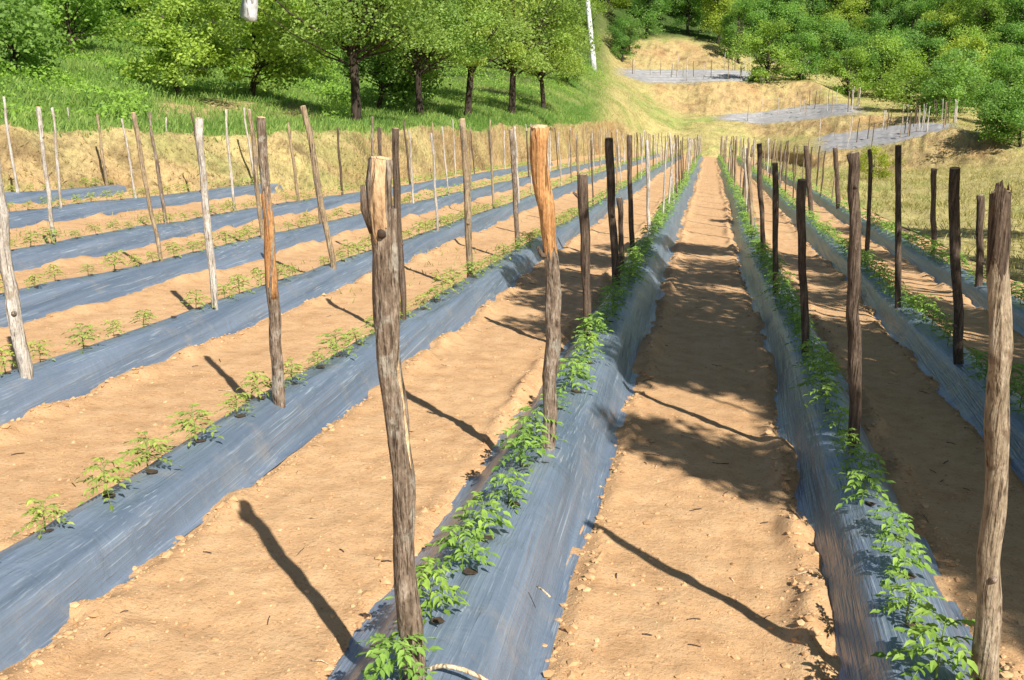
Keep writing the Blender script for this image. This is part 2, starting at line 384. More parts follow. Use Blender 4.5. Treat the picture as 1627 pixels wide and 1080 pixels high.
# cell areas for scattering
ctr_t = .5*(G_t[:-1, :-1]+G_t[1:, 1:]); ctr_px = .5*(G_px[:-1, :-1]+G_px[1:, 1:])
d1 = HV[1:, :-1]-HV[:-1, :-1]; d2 = HV[:-1, 1:]-HV[:-1, :-1]
AREA = np.linalg.norm(np.cross(d1, d2), axis=-1)
def scatter(n, wfun):
    wgt = AREA*wfun(ctr_px, ctr_t, .5*(HV[:-1, :-1]+HV[1:, 1:])); wgt = np.maximum(wgt, 0).ravel(); wgt /= wgt.sum()
    k = rng.choice(len(wgt), n, p=wgt); a, b = np.unravel_index(k, AREA.shape)
    t = G_t[a, b]+(G_t[a+1, b]-G_t[a, b])*rng.random(n); px = G_px[a, b]+(PX[1]-PX[0])*rng.random(n)
    return P_of(px, t), px, t

# ------------------------------------------------------------------ the field: soil, beds
BEDS = [  # centre x, half width, y end, words, plant scale
 (-.82, .31, 79, 'bed left of the central path', .92),
 (.76, .26, 79, 'bed right of the central path', .92),
 (-2.32, .235, 77, 'second bed left of the path', .85),
 (2.06, .25, 77, 'second bed right of the path', 1.05),
 (-3.92, .23, 75, 'third bed left of the path', .8),
 (-5.53, .23, 62, 'fourth bed left of the path', .8),
 (3.30, .25, 70, 'third bed right of the path', 1.05),
 (-7.16, .23, 44, 'fifth bed left of the path', .8),
 (-9.5, .23, 22.5, 'sixth bed left of the path', .8),
 (-11.3, .23, 20.5, 'seventh bed left of the path', .8),
 (-13.1, .23, 19, 'outermost bed below the left bank', .8)]
def bed_mid(i, y): return BEDS[i][0]+.035*(2*vn(y*.22, y*0+i*7.7, 40)-1)*2
def bed_h(i, u, y):          # height of the plastic above the field plane, u = offset / half width
    a = np.abs(u)
    prof = np.where(a < .45, 1-.10*(a/.45)**2, .90*(1-sstep(.40, 1.02, a)))
    return .195*prof*(1+.12*fbm(y*.8, u*.4+i*5, 50))-.012
def soil_z(x, y):
    z = plane_z(x, y)+.013*sstep(.2, .65, fbm(x*9, y*9, 66, 3))*sstep(-.1, .4, fbm(x*1.1, y*1.1, 67))+.022*fbm(x*1.2, y*1.2, 60)+.010*fbm(x*5.5, y*5.5, 64)+.008*fbm(x*17, y*17, 68)
    for i, (cx, hw, ye, _, _) in enumerate(BEDS):
        d = np.abs(x-bed_mid(i, y)); lump = sstep(-.15, .55, fbm(x*3.2, y*2.6, 70+i, 3))
        k = (y < ye+.3)
        z = z+k*np.exp(-((d-hw-.075)/.06)**2)*(.012+.06*lump) + k*np.exp(-((d-hw)/.05)**2)*(.045*lump-.018) - k*.05*(d < hw-.09)
    return z
ys = [-3.0]
while ys[-1] < 88: ys.append(ys[-1]+max(.024, .0095*abs(ys[-1])) if ys[-1] > 1.8 else ys[-1]+.15)
ys = np.array(ys); xs_ = np.concatenate([np.arange(-17, -6.5, .09), np.arange(-6.5, -3, .055), np.arange(-3, -1.4, .03), np.arange(-1.4, 1.1, .021), np.arange(1.1, 2.2, .03), np.arange(2.2, 4.6, .07)])
GX, GY = np.meshgrid(xs_, ys); GZ = soil_z(GX, GY)
GZ -= sstep(4.25, 4.6, GX)*.15
V = np.stack([GX, GY, GZ], -1).reshape(-1, 3); I = np.arange(GX.size).reshape(GX.shape)
Fq = np.stack([I[:-1, :-1], I[:-1, 1:], I[1:, 1:], I[1:, :-1]], -1).reshape(-1, 4)
tag(link('field_ground', np_mesh('field_ground', V, Fq, M['soil'])), kind='structure')
gx, gy = np.meshgrid(np.linspace(-500, 500, 41), np.linspace(-300, 700, 41))
I = np.arange(gx.size).reshape(gx.shape)
Fq = np.stack([I[:-1, :-1], I[:-1, 1:], I[1:, 1:], I[1:, :-1]], -1).reshape(-1, 4)
tag(link('ground', np_mesh('ground', np.stack([gx, gy, plane_z(gx, gy)-.9], -1).reshape(-1, 3), Fq, M['hill'], col=np.tile([.38, .34, .13], (gx.size, 1)))), kind='structure')

SPC = .375
def plant_positions(i):
    cx, hw, ye, wd, s = BEDS[i]; y = 1.9+.13*i % .37; out = []; r = random.Random(100+i)
    while y < ye-.3:
        yy = y+r.uniform(-.05, .05); x = float(bed_mid(i, np.array(yy)))+r.uniform(-.035, .035)-(.045 if cx < -2 else .02)
        out.append((x, yy)); y += SPC
    return out
PLANTS = [plant_positions(i) for i in range(len(BEDS))]
for i, (cx, hw, ye, wd, s) in enumerate(BEDS):
    y0 = max(1.3, abs(cx)*.35-1.0) if cx > -3 else max(1.3, abs(cx)*.8-2)
    y = [y0]
    while y[-1] < ye: y.append(y[-1]+max(.035, .010*y[-1]))
    y = np.array(y); nu = 33 if i < 4 else 21
    u = np.linspace(-1.12, 1.12, nu); U, Y = np.meshgrid(u, y)
    ed = 1+.13*fbm(Y*1.7, np.sign(U)*9+i*3., 80, 3)*sstep(.55, 1, np.abs(U))
    X = bed_mid(i, Y)+U*hw*ed
    Z = plane_z(X, Y)+bed_h(i, U, Y)
    near = 1/(1+Y*.08)
    Z = Z+.009*fbm(X*24, Y*.7, 90+i, 2)*sstep(1.15, .8, np.abs(U))        # long creases
    tr = np.maximum(0, fbm(X*1.4+3, Y*5.5, 95+i, 3))**1.2*(.022 if i in (1, 3) else .010)*near
    Z = Z+tr*sstep(1.1, .7, np.abs(U))+.012*fbm(X*3, Y*2.2, 99+i, 3)*sstep(1.1, .7, np.abs(U))
    I = np.arange(U.size).reshape(U.shape)
    Fq = np.stack([I[:-1, :-1], I[:-1, 1:], I[1:, 1:], I[1:, :-1]], -1).reshape(-1, 4)
    V = np.stack([X, Y, Z], -1).reshape(-1, 3)
    # planting holes: small dark ragged discs lying on the film
    hv = []; hf = []; n0 = len(V)
    for (hx, hy) in PLANTS[i]:
        if hy < y0+.1 or hy > 26: continue
        r = random.Random(int(hy*1000)+i); rr = r.uniform(.02, .036); k = 8
        for j in range(k):
            a = 2*math.pi*j/k; q = rr*r.uniform(.7, 1.25); px_ = hx+.03+q*math.cos(a); py_ = hy-.02+q*math.sin(a)*.9
            hv.append((px_, py_, plane_z(px_, py_)+float(bed_h(i, np.array((px_-float(bed_mid(i, np.array(py_))))/hw), np.array(py_)))+.011))
        b = n0+len(hv)-k
        hf += [(b, b+1, b+2, b+3), (b, b+3, b+4, b+7), (b+4, b+5, b+6, b+7)]
    mi = np.zeros(len(Fq)+len(hf), int)
    if hf:
        V = np.concatenate([V, np.array(hv)]); Fq = np.concatenate([Fq, np.array(hf)]); mi[len(mi)-len(hf):] = 1
    o = link('mulch_sheet', np_mesh('mulch_sheet', V, Fq, [M['mulch'], M['hole']], True, mi=mi))
    tag(o, 'silver grey plastic mulch sheet covering the '+wd, 'mulch sheet', 'plastic mulch sheets along the field')
def top_z(i, x, y): return float(plane_z(x, y)+bed_h(i, np.array((x-float(bed_mid(i, np.array(y))))/BEDS[i][1]), np.array(y)))

# clods and small stones on the soil
def ico():
    p = (1+5**.5)/2
    v = np.array([(-1, p, 0), (1, p, 0), (-1, -p, 0), (1, -p, 0), (0, -1, p), (0, 1, p), (0, -1, -p), (0, 1, -p), (p, 0, -1), (p, 0, 1), (-p, 0, -1), (-p, 0, 1)], float)
    v /= np.linalg.norm(v[0])
    f = np.array([(0, 11, 5), (0, 5, 1), (0, 1, 7), (0, 7, 10), (0, 10, 11), (1, 5, 9), (5, 11, 4), (11, 10, 2), (10, 7, 6), (7, 1, 8), (3, 9, 4), (3, 4, 2), (3, 2, 6), (3, 6, 8), (3, 8, 9), (4, 9, 5), (2, 4, 11), (6, 2, 10), (8, 6, 7), (9, 8, 1)])
    return v, f
iv, iF = ico(); n = 16000
cy_ = 2.0*np.exp(rng.random(n)*math.log(13)); cx_ = rng.uniform(-1, 1, n)*(cy_*.75+.8)-.18*cy_
ok = (cx_ > -9) & (cx_ < 4.0)
for i, (bx, hw, ye, _, _) in enumerate(BEDS): ok &= np.abs(cx_-bed_mid(i, cy_)) > hw*.98
cx_, cy_ = cx_[ok], cy_[ok]; n0_ = len(cx_)
ey = 2.0*np.exp(rng.random(9000)*math.log(9)); eb = rng.integers(0, 5, 9000); es = rng.choice([-1, 1], 9000)
ex = np.array([bed_mid(int(b), np.array(v)) for b, v in zip(eb, ey)])+es*(np.array([BEDS[int(b)][1] for b in eb])+rng.normal(.05, .035, 9000))
cx_ = np.r_[cx_, ex]; cy_ = np.r_[cy_, ey]; n = len(cx_)
sz = .002+.009*rng.random(n)**6+.003*rng.random(n); sz[n0_:] = .003+.016*rng.random(n-n0_)**5; sz[:n0_][rng.random(n0_) < .004] *= 2
jv = 1+.35*(rng.random((n, 12, 1))-.5)*2
V = iv[None]*jv*sz[:, None, None]*np.stack([rng.uniform(.8, 1.4, n), rng.uniform(.8, 1.4, n), rng.uniform(.5, .8, n)], -1)[:, None, :]
V = V+np.stack([cx_, cy_, soil_z(cx_, cy_)+sz*.15], -1)[:, None, :]
Fq = (iF[None]+12*np.arange(n)[:, None, None]).reshape(-1, 3)
tag(link('soil_clods', np_mesh('soil_clods', V.reshape(-1, 3), Fq, M['clod'], False, var=np.repeat(np.clip(rng.normal(.5, .22, n), 0, 1), 20))), kind='stuff', label='small clods and stones scattered over the dry soil')

# ------------------------------------------------------------------ seedlings
def seedling_geo(seed, hi=True):
    r = random.Random(seed); st = MB(); lv = MB(); h = r.uniform(.155, .20); nl = r.randint(15, 17) if hi else 8
    bend = (r.uniform(-.03, .03), r.uniform(-.03, .03))
    def sp_(t): return np.array([bend[0]*t*t, bend[1]*t*t, h*t-.01])
    if hi:
        v, f = tube([sp_(t) for t in (0, .3, .6, 1)], [.0045, .004, .0035, .002], 6); st.add(v, f, 0, .4)
    a = r.uniform(0, 6.3)
    for k in range(nl):
        t = .25+.75*(k+.5)/nl; a += 2.4+r.uniform(-.4, .4); ln = (.165-.07*t)*r.uniform(.85, 1.15)
        el = r.uniform(.35, .8)+.35*t; base = sp_(t); out = np.array([math.cos(a), math.sin(a), 0]); side = np.array([-math.sin(a), math.cos(a), 0])
        def rp(s): return base+out*ln*s*math.cos(el*.7)+np.array([0, 0, ln*(s*math.sin(el)-.75*s*s)])
        if hi:
            v, f = tube([rp(s) for s in (0, .35, .7, 1)], [.0022, .002, .0016, .001], 4, False); st.add(v, f, 0, .6)
        leaf = []
        for s, ll in ((.28, .020), (.44, .034), (.62, .038), (.82, .034)) if hi else ((.5, .05), (.82, .05)):
            for sg in (-1, 1): leaf.append((rp(s), out*.55+side*sg*.85, ll*r.uniform(.8, 1.2)))
        leaf.append((rp(1), out, .046*r.uniform(.85, 1.15)))
        for (b, d, ll) in leaf:
            ll *= .98; d = d+np.array([0, 0, r.uniform(-.45, .15)]); d /= np.linalg.norm(d)
            s_ = np.cross(d, [0, 0, 1.0]); s_ /= np.linalg.norm(s_)+1e-6; up = np.cross(s_, d)
            wd = ll*.25; tw = r.uniform(-.5, .5); s2 = s_*math.cos(tw)+up*math.sin(tw); u2 = up*math.cos(tw)-s_*math.sin(tw)
            vb = min(1, max(0, r.gauss(.30+.45*t, .17)))
            if hi:
                m1 = b+d*ll*.45-u2*ll*.06; tip = b+d*ll-np.array([0, 0, ll*.22])
                lv.add([b, b+d*ll*.30+s2*wd, b+d*ll*.66+s2*wd*.72, tip, b+d*ll*.66-s2*wd*.72, b+d*ll*.30-s2*wd, m1], [(0, 6, 1), (1, 6, 2), (2, 6, 3), (3, 6, 4), (4, 6, 5), (5, 6, 0)], 0, vb)
            else:
                lv.add([b, b+d*ll*.45+s2*wd*1.2, b+d*ll*1.1-np.array([0, 0, ll*.2]), b+d*ll*.45-s2*wd*1.2], [(0, 1, 2, 3)], 0, vb)
    return st, lv
SEED = []
for k in range(7):
    st, lv = seedling_geo(500+k); SEED.append((st.mesh('stem', [M['stem']]), lv.mesh('leaves', [M['seed']], False)))
SEEDJ = []
for k in range(6):
    st, lv = seedling_geo(540+k); n0 = len(st.f)
    lv2 = MB(); lv2.v = st.v+lv.v; lv2.f = st.f+[tuple(i+st.n for i in q) for q in lv.f]; lv2.m = [1]*n0+[0]*len(lv.f); lv2.var = st.var+lv.var
    SEEDJ.append(lv2.mesh('seedling', [M['seed'], M['stem']], False))
ORD = ['zero', 'first', 'second', 'third', 'fourth', 'fifth', 'sixth', 'seventh', 'eighth', 'ninth', 'tenth', 'eleventh', 'twelfth', 'thirteenth', 'fourteenth', 'fifteenth', 'sixteenth', 'seventeenth', 'eighteenth', 'nineteenth']
TENS = {2: ('twenty', 'twentieth'), 3: ('thirty', 'thirtieth'), 4: ('forty', 'fortieth'), 5: ('fifty', 'fiftieth'), 6: ('sixty', 'sixtieth'), 7: ('seventy', 'seventieth'), 8: ('eighty', 'eightieth'), 9: ('ninety', 'ninetieth')}
def ordinal(n):
    if n < 20: return ORD[n]
    a, b = divmod(n, 10); return TENS[a][1] if b == 0 else TENS[a][0]+'-'+ORD[b]
cand = []; outer = []
for i in range(len(BEDS)):
    k = 0; r = random.Random(900+i)
    for (x, y) in PLANTS[i]:
        z = top_z(i, x, y); px, py, d = project((x, y, z+.1))
        if px < -700 or px > 2300 or py > 1300 or d < .5: continue
        if px < -45 or px > 1672 or py > 1125:
            outer.append((d, i, 0, x, y, z, BEDS[i][4]*r.uniform(.7, 1.2), r.uniform(0, 6.28), r.random())); continue
        if r.random() < .07: continue
        k += 1; s = BEDS[i][4]*r.uniform(.68, 1.22)*(1.12 if y > 8 and i < 2 else 1)
        cand.append((d, i, k, x, y, z, s, r.uniform(0, 6.28), r.random()))
cand.sort()
NEAR = 292
def plant_tint(i, q):
    if i in (0, 1, 3, 6): return (.85+.25*q, .95+.15*q, .8, 1)
    return (1.15+.3*q, 1.0+.1*q, .95, 1)
for (d, i, k, x, y, z, s, rot, q) in cand[:NEAR]:
    look = 'small bushy green' if s > 1 else ('small yellow green' if i not in (0, 1, 3, 6) and q > .5 else 'small green')
    lb = look+' tomato seedling, '+ordinal(k)+' from the front in '+BEDS[i][3].replace('bed left of the central', 'first bed left of the').replace('bed right of the central', 'first bed right of the')
    kk = int(q*997) % 7
    if d < 9:
        e = empty('tomato_seedling', (x, y, z)); a, b = SEED[kk]
        oa = link('stem', a, e); ob = link('leaves', b, e); oa.color = ob.color = plant_tint(i, q)
    else:
        e = link('tomato_seedling', SEEDJ[kk % 6], None, (x, y, z)); e.color = plant_tint(i, q)
    e.rotation_euler = (0, 0, rot); e.scale = (s, s, s*(.9+.25*q))
    tag(e, lb, 'seedling', 'tomato seedlings planted along the beds')
far = MB(); lods = [seedling_geo(560+k, False)[1] for k in range(5)]
lodv = [(np.concatenate(l.v), l.f, l.var) for l in lods]; VV = []; FF = []; vr = []; n0 = 0
hiv = []
for k in range(5):
    l = seedling_geo(580+k)[1]; hiv.append((np.concatenate(l.v), l.f, l.var))
VV6 = []; FF6 = []; vr6 = []; n6 = 0
for (d, i, k, x, y, z, s, rot, q) in cand[NEAR:]+[o for o in outer if o[0] > 12]:
    v, f, va = lodv[int(q*997) % 5]; c, s_ = math.cos(rot), math.sin(rot); g = s*1.15
    VV.append(np.stack([v[:, 0]*c-v[:, 1]*s_, v[:, 0]*s_+v[:, 1]*c, v[:, 2]], 1)*g+[x, y, z]); FF.append(np.array(f)+n0); n0 += len(v); vr += [min(1, a+(.2 if i > 3 else 0)) for a in va]
tag(link('further_seedlings', np_mesh('further_seedlings', np.concatenate(VV), np.concatenate(FF), M['seed'], False, var=vr)), kind='stuff', label='tomato seedlings further along the beds, too far off to tell apart')

for n_, (d, i, k, x, y, z, s, rot, q) in enumerate([o for o in outer if o[0] <= 12]):
    v, f, va = hiv[n_ % 5]; c, s_ = math.cos(rot), math.sin(rot)
    VV6.append(np.stack([v[:, 0]*c-v[:, 1]*s_, v[:, 0]*s_+v[:, 1]*c, v[:, 2]], 1)*s+[x, y, z])
    for a in f:
        FF6.append([b+n6 for b in a])
    n6 += len(v); vr6 += list(va)
if VV6:
    tag(link('edge_seedlings', np_mesh('edge_seedlings', np.concatenate(VV6), np.array(FF6), M['seed'], False, var=vr6)), kind='stuff', label='tomato seedlings on the near ends of the beds')
# ------------------------------------------------------------------ stakes
STYLE = {'bark': 'grey barked', 'dark': 'dark brown', 'pale': 'bleached whitish', 'tan': 'pale tan', 'greytan': 'thick grey tan', 'peel': 'peeled orange'}  # dark brown also stands for shade painted on stakes right of the path
stakes = []    # (depth, bed, builder info)
def world_line(pts, up=.15):
    b = on_field(np.array(pts[-1][0], float), np.array(pts[-1][1], float), up)
    hf = np.array([FW[0], FW[1], 0]); hf /= np.linalg.norm(hf); out = []
    for (x, y) in pts:
        r = ray(x, y); out.append(CAM+r*(((b-CAM) @ hf)/(r @ hf)))
    return np.array(out[::-1])        # base first
MEAS = [  # bed, style, centreline from top to base in the photograph, width top / base
 (0, 'bark', [(601, 262), (611, 400), (622, 560), (632, 720), (643, 900), (658, 1088)], 43, 40),
 (0, 'bark', [(856, 203), (857, 290), (872, 378), (879, 450), (876, 560), (873, 722)], 31, 25),
 (0, 'dark', [(926, 278), (930, 400), (933, 540)], 19, 14),
 (0, 'dark', [(968, 220), (972, 330), (980, 458)], 15, 14),
 (0, 'dark', [(985, 315), (988, 428)], 10, 9),
 (0, 'dark', [(999, 214), (1004, 392)], 9, 9),
 (0, 'pale', [(1028, 222), (1031, 364)], 7, 7),
 (1, 'greytan', [(1590, 310), (1586, 500), (1582, 700), (1573, 880), (1563, 1125)], 34, 46),
 (1, 'dark', [(1357, 245), (1356, 480), (1357, 716)], 21, 22),  # dark style paints in the tree shade this stake stands in
 (1, 'dark', [(1273, 285), (1275, 420), (1281, 570)], 16, 13),
 (1, 'dark', [(1231, 258), (1233, 470)], 11, 11),
 (1, 'dark', [(1207, 228), (1213, 410)], 9, 9),
 (1, 'tan', [(1190, 250), (1196, 372)], 7, 7),
 (2, 'peel', [(413, 185), (424, 300), (433, 450), (445, 655)], 16, 23),
 (2, 'dark', [(626, 205), (641, 515)], 13, 12),
 (2, 'tan', [(735, 193), (741, 300), (747, 434)], 12, 12),
 (2, 'bark', [(813, 208), (823, 397)], 9, 9),
 (2, 'pale', [(868, 232), (874, 362)], 7, 7),
 (3, 'dark', [(1513, 268), (1518, 430), (1525, 580)], 19, 17),  # dark wood colour stands in for shade on this stake
 (3, 'dark', [(1427, 229), (1427, 492)], 11, 11),  # shaded stake, its shade put into the dark wood colour
 (3, 'dark', [(1384, 236), (1377, 410)], 7, 8),
 (3, 'dark', [(1280, 232), (1290, 350)], 9, 9),
 (4, 'pale', [(-22, 165), (8, 400), (42, 610)], 19, 24),
 (4, 'pale', [(313, 190), (328, 340), (342, 507)], 14, 12),
 (4, 'tan', [(485, 168), (510, 320), (531, 449)], 11, 11),
 (5, 'tan', [(213, 180), (236, 320), (258, 418)], 8, 7),
 (5, 'tan', [(397, 175), (418, 388)], 8, 8),
 (6, 'dark', [(1558, 310), (1556, 468)], 13, 13),
 (6, 'dark', [(1483, 268), (1484, 400)], 10, 9),
 (6, 'dark', [(1327, 235), (1333, 370)], 8, 8),
 (7, 'pale', [(60, 173), (75, 290), (87, 385)], 8, 7),
]
last = {}
for (b, stl, pts, w0, w1) in MEAS:
    pts = list(pts); yy = np.linspace(-45, 30, 76)+pts[-1][1]; q = on_field(np.full(76, float(pts[-1][0])), yy, .155)
    u = (q[:, 0]-bed_mid(b, q[:, 1]))/BEDS[b][1]; cost = np.maximum(0, np.abs(u)-.4)*60+np.abs(yy-pts[-1][1]); pts[-1] = (pts[-1][0], float(yy[np.argmin(cost)]))
    W = world_line(pts); d = (W[0]-CAM) @ FW
    dt = (W[-1]-CAM) @ FW; stakes.append((d, b, 'm', stl, W, w0*dt/F/2*.88, w1*d/F/2*.88)); last[b] = max(last.get(b, 0), W[0][1])
START = {8: 11.0, 9: 12.5, 10: 14.0}
for i, (cx, hw, ye, wd, s) in enumerate(BEDS):
    r = random.Random(300+i); y = last.get(i, START.get(i, 8)-2.3)+r.uniform(2.0, 2.5)
    while y < ye-.4:
        x = float(bed_mid(i, np.array(y)))+r.uniform(-.06, .06); z = top_z(i, x, y)
        px, py, d = project((x, y, z+.4))
        if -20 < px < 1650:
            stl = r.choices(['pale', 'tan', 'bark', 'dark'], [4, 3, 2, 3] if cx < 0 else [1, 3, 2, 4])[0]
            stakes.append((d, i, 'p', stl, (x, y, z), r.uniform(1.3, 1.62), (r.gauss(-.05 if cx < -1.5 else -.01, .035), r.gauss(0, .035), r.uniform(0, 6.28), r.uniform(.62, 1.02))))
        y += r.uniform(1.9, 2.6)
first = {}
for st in stakes:
    yb = st[4][0][1] if st[2] == 'm' else st[4][1]; first[st[1]] = min(first.get(st[1], 99), yb)
edge = []
for i in range(len(BEDS)):
    r = random.Random(700+i); y = first.get(i, 9)-2.35
    while y > .8:
        x = float(bed_mid(i, np.array(y))); z = top_z(i, x, y); px, py, d = project((x, y, z+.7))
        if d < .8 or px < -90 or px > 1720: edge.append((d, i, 'p', r.choice(['pale', 'tan', 'dark']), (x, y, z), r.uniform(1.4, 1.65), (r.gauss(-.04, .03), 0, 0, 1.1)))
        y -= r.uniform(2.1, 2.5)
# stakes on the terraces beyond the field
tr = random.Random(77)
for (t0, t1, p0, p1, nn) in ((2.1, 2.9, 1300, 1505, 26), (4.1, 4.9, 1170, 1365, 16), (6.1, 6.95, 1000, 1300, 30), (2.9, 3.1, 1425, 1520, 16), (4.9, 5.0, 1290, 1370, 10), (6.9, 7.1, 1140, 1290, 18)):
    for k in range(nn):
        q = P_of(tr.uniform(p0, p1), tr.uniform(t0, t1)); d = (q-CAM) @ FW
        stakes.append((d, -1, 'p', tr.choice(['pale', 'pale', 'tan', 'dark']), tuple(q), tr.uniform(1.5, 1.9), (tr.gauss(0, .03), tr.gauss(0, .03), tr.uniform(0, 6.28), tr.uniform(1.0, 1.5))))
VAR = {}
for stl in ('pale', 'tan', 'bark', 'dark'):
    for k in range(3):
        mb = MB(); r = random.Random(k*7+len(stl)); n = 9
        P = np.array([(0, 0, -.15)]+[(r.uniform(-.02, .02), r.uniform(-.02, .02), t) for t in np.linspace(.05, 1, n)])
        v, f = tube(smooth_line(P, 1), np.linspace(.029, .023, n+1)*np.array([r.uniform(.85, 1.15) for _ in range(n+1)]), 8, True, .22, k); mb.add(v, f)
        if k == 1:
            q = P[6]; v, f = tube([q, q+[.03, .01, .03], q+[.05, .02, .07]], [.010, .008, .006], 6); mb.add(v, f)
        VAR[stl, k] = mb.mesh('wooden_stake', [M[stl]])
stakes.sort(key=lambda s: s[0]); count = {}
farV = MB()
def knots(W, n):
    P = resample(smooth_line(resample(W, 24), 3), n); g = np.random.default_rng(int(abs(W[-1][0])*1000)); j = smooth_line(g.normal(0, 1, (n, 3)), 2)*.009; j[0] = j[1] = 0; return P+j
for idx, st in enumerate(stakes):
    d, b, typ, stl, A, B_, Cc = st
    if idx >= 296:
        continue
    count[b] = count.get(b, 0)+1
    if b >= 0:
        wd = BEDS[b][3].replace('bed left of the central', 'first bed left of the').replace('bed right of the central', 'first bed right of the')
        lab = '%s wooden stake, %s from the front in %s' % (STYLE[stl], ordinal(count[b]), wd)
    else:
        lab = None
    if typ == 'p':
        x, y, z = A; ax, ay, rz, th = Cc
        o = link('wooden_stake', VAR[stl, idx % 3], None, (x, y, z))
        o.rotation_euler = (Matrix.Rotation(ay, 3, 'X') @ Matrix.Rotation(ax, 3, 'Y') @ Matrix.Rotation(rz, 3, 'Z')).to_euler(); o.scale = (th, th, B_)
        tag(o, lab or 'thin wooden stake standing on the terraces beyond the field', 'stake', 'wooden stakes standing in the beds' if lab else 'stakes on the far terraces')
    else:
        base = A[0]; P = A-base; P = np.concatenate([[P[0]-np.array([0, 0, .14])], P])
        n = 30 if d < 6 else 16; P = knots(P, n); rad = np.linspace(Cc, B_, n)
        r = random.Random(idx); rad = rad*(1+.09*np.sin(np.linspace(0, 9, n)+idx)*np.array([r.uniform(.3, 1) for _ in range(n)]))
        e = empty('wooden_stake', base.tolist()); mb = MB(); seg = 18 if d < 6 else 12
        kname = 'shaft'
        if idx == 1 - 1 and False: pass
        front = (b == 0 and count[b] == 1); second = (b == 0 and count[b] == 2)
        if second:
            k = int(n*.655); rad = rad*(1-.24*np.exp(-((np.arange(n)-k)/2.6)**2))
            v, f = tube(P[:k+1], np.r_[rad[:k-1], rad[k-1:k+1]*1.07], seg, True, .2, idx, jag=.09); mb.add(v, f); link('shaft', mb.mesh('shaft', [M['bark']]), e)
            m2 = MB(); v, f = tube(P[k-1:], rad[k-1:]*np.linspace(1.0, 1.14, n-k+1), seg, True, .2, idx, i0=k-1); m2.add(v, f)
            tag(link('peeled_top', m2.mesh('peeled_top', [M['peel']]), e), 'upper length with the bark peeled to orange wood')
            q = P[int(n*.66)]; m3 = MB(); v, f = tube([q, q+[-.04, -.02, .01], q+[-.06, -.03, .05]], [.018, .013, .008], 8); m3.add(v, f); link('branch_stub', m3.mesh('branch_stub', [M['dark']]), e)
            lab = 'crooked stake with peeled orange top, second from front in first bed left of path'
        else:
            mats = [M['bark'] if stl == 'peel' else M[stl]]
            v, f = tube(P, rad, seg, True, .24 if d < 6 else .15, idx); mb.add(v, f); link('shaft', mb.mesh('shaft', mats), e)
        if stl == 'peel':
            a_, b_ = int(n*.45), int(n*.80); m2 = MB(); v, f = tube(P[a_:b_], rad[a_:b_]*1.05, seg, True, .1, idx+2); m2.add(v, f)
            tag(link('peeled_length', m2.mesh('peeled_length', [M['peel']]), e), 'middle length of bare orange wood'); lab = 'grey stake with bare orange middle, first from front in second bed left of path'
        # sawn end, slightly oversize and tilted
        Tn = P[-1]-P[-2]; Tn /= np.linalg.norm(Tn); top = P[-1]; m2 = MB()
        k = 1.14 if second else 1.0
        v, f = tube([top-Tn*.004+Tn*.002, top+Tn*(.006)], [rad[-1]*.93*k, rad[-1]*.90*k], seg, True, .14, idx); m2.add(v, f)
        link('sawn_end', m2.mesh('sawn_end', [M['cut'] if stl != 'dark' else M['tan']]), e)
        if front:
            fr_ = frames(P); cam = CAM-base; ii = n-5; toc = cam-P[ii]; fa = math.atan2(toc @ fr_[2][ii], toc @ fr_[1][ii])
            sgn = 1 if (np.cos(fa+.8)*fr_[1][ii]+np.sin(fa+.8)*fr_[2][ii]) @ RT > 0 else -1     # +1: larger angles turn to the right
            for nm, k0, k1, b0, b1, lbl in (('peeled_patch', n-4, n, -.7, .45, 'bare tan patch near the top where bark has peeled'), ('peeled_strip', n-15, n-7, .75, 1.05, 'long pale strip of bare wood')):
                kk = slice(k0, k1); m3 = MB(); e0, e1 = sorted((fa+sgn*b0, fa+sgn*b1))
                v, f = tube(P[kk], rad[kk]*1.035, 9, False, .24, idx, e0, e1, k0, 0, .05, tuple(x[kk] for x in fr_)); m3.add(v, f)
                tag(link(nm, m3.mesh(nm, [M['bare'] if k1 == n else M['cut']]), e), lbl)
            ii = n-4; dr = np.cos(fa)*fr_[1][ii]+np.sin(fa)*fr_[2][ii]; q = P[ii]+dr*rad[ii]*.9; m7 = MB(); v, f = tube([q, q+dr*.012], [.013, .009], 8, True, .3); m7.add(v, f); link('knot', m7.mesh('knot', [M['hole']]), e)
            q = P[n-3]; m5 = MB(); v, f = tube([q+[-.014, -.012, -.06], q+[-.033, -.016, .0], q+[-.036, -.016, .06]], [.010, .011, .005], 8, True, .2); m5.add(v, f); link('loose_bark', m5.mesh('loose_bark', [M['dark']]), e)
            q = P[n-9]; m6 = MB(); v, f = tube([q+[.012, -.008, -.14], q+[.024, -.008, .02], q+[.026, -.006, .16], q+[.030, -.004, .34]], [.010, .013, .012, .008], 8, True, .2); m6.add(v, f); link('side_branch', m6.mesh('side_branch', [M['bark']]), e)
            lab = 'thick rough barked stake standing nearest, first in the first bed left of the path'
        elif b == 1 and count[b] == 1:
            m3 = MB(); v, f = tube(P[n-4:], rad[n-4:]*1.04, seg, False, .24, idx, i0=n-4, jag=.05, jag0=.10); m3.add(v, f)
            tag(link('split_top', m3.mesh('split_top', [M['dark']]), e), 'dark brown split bark left round the top')
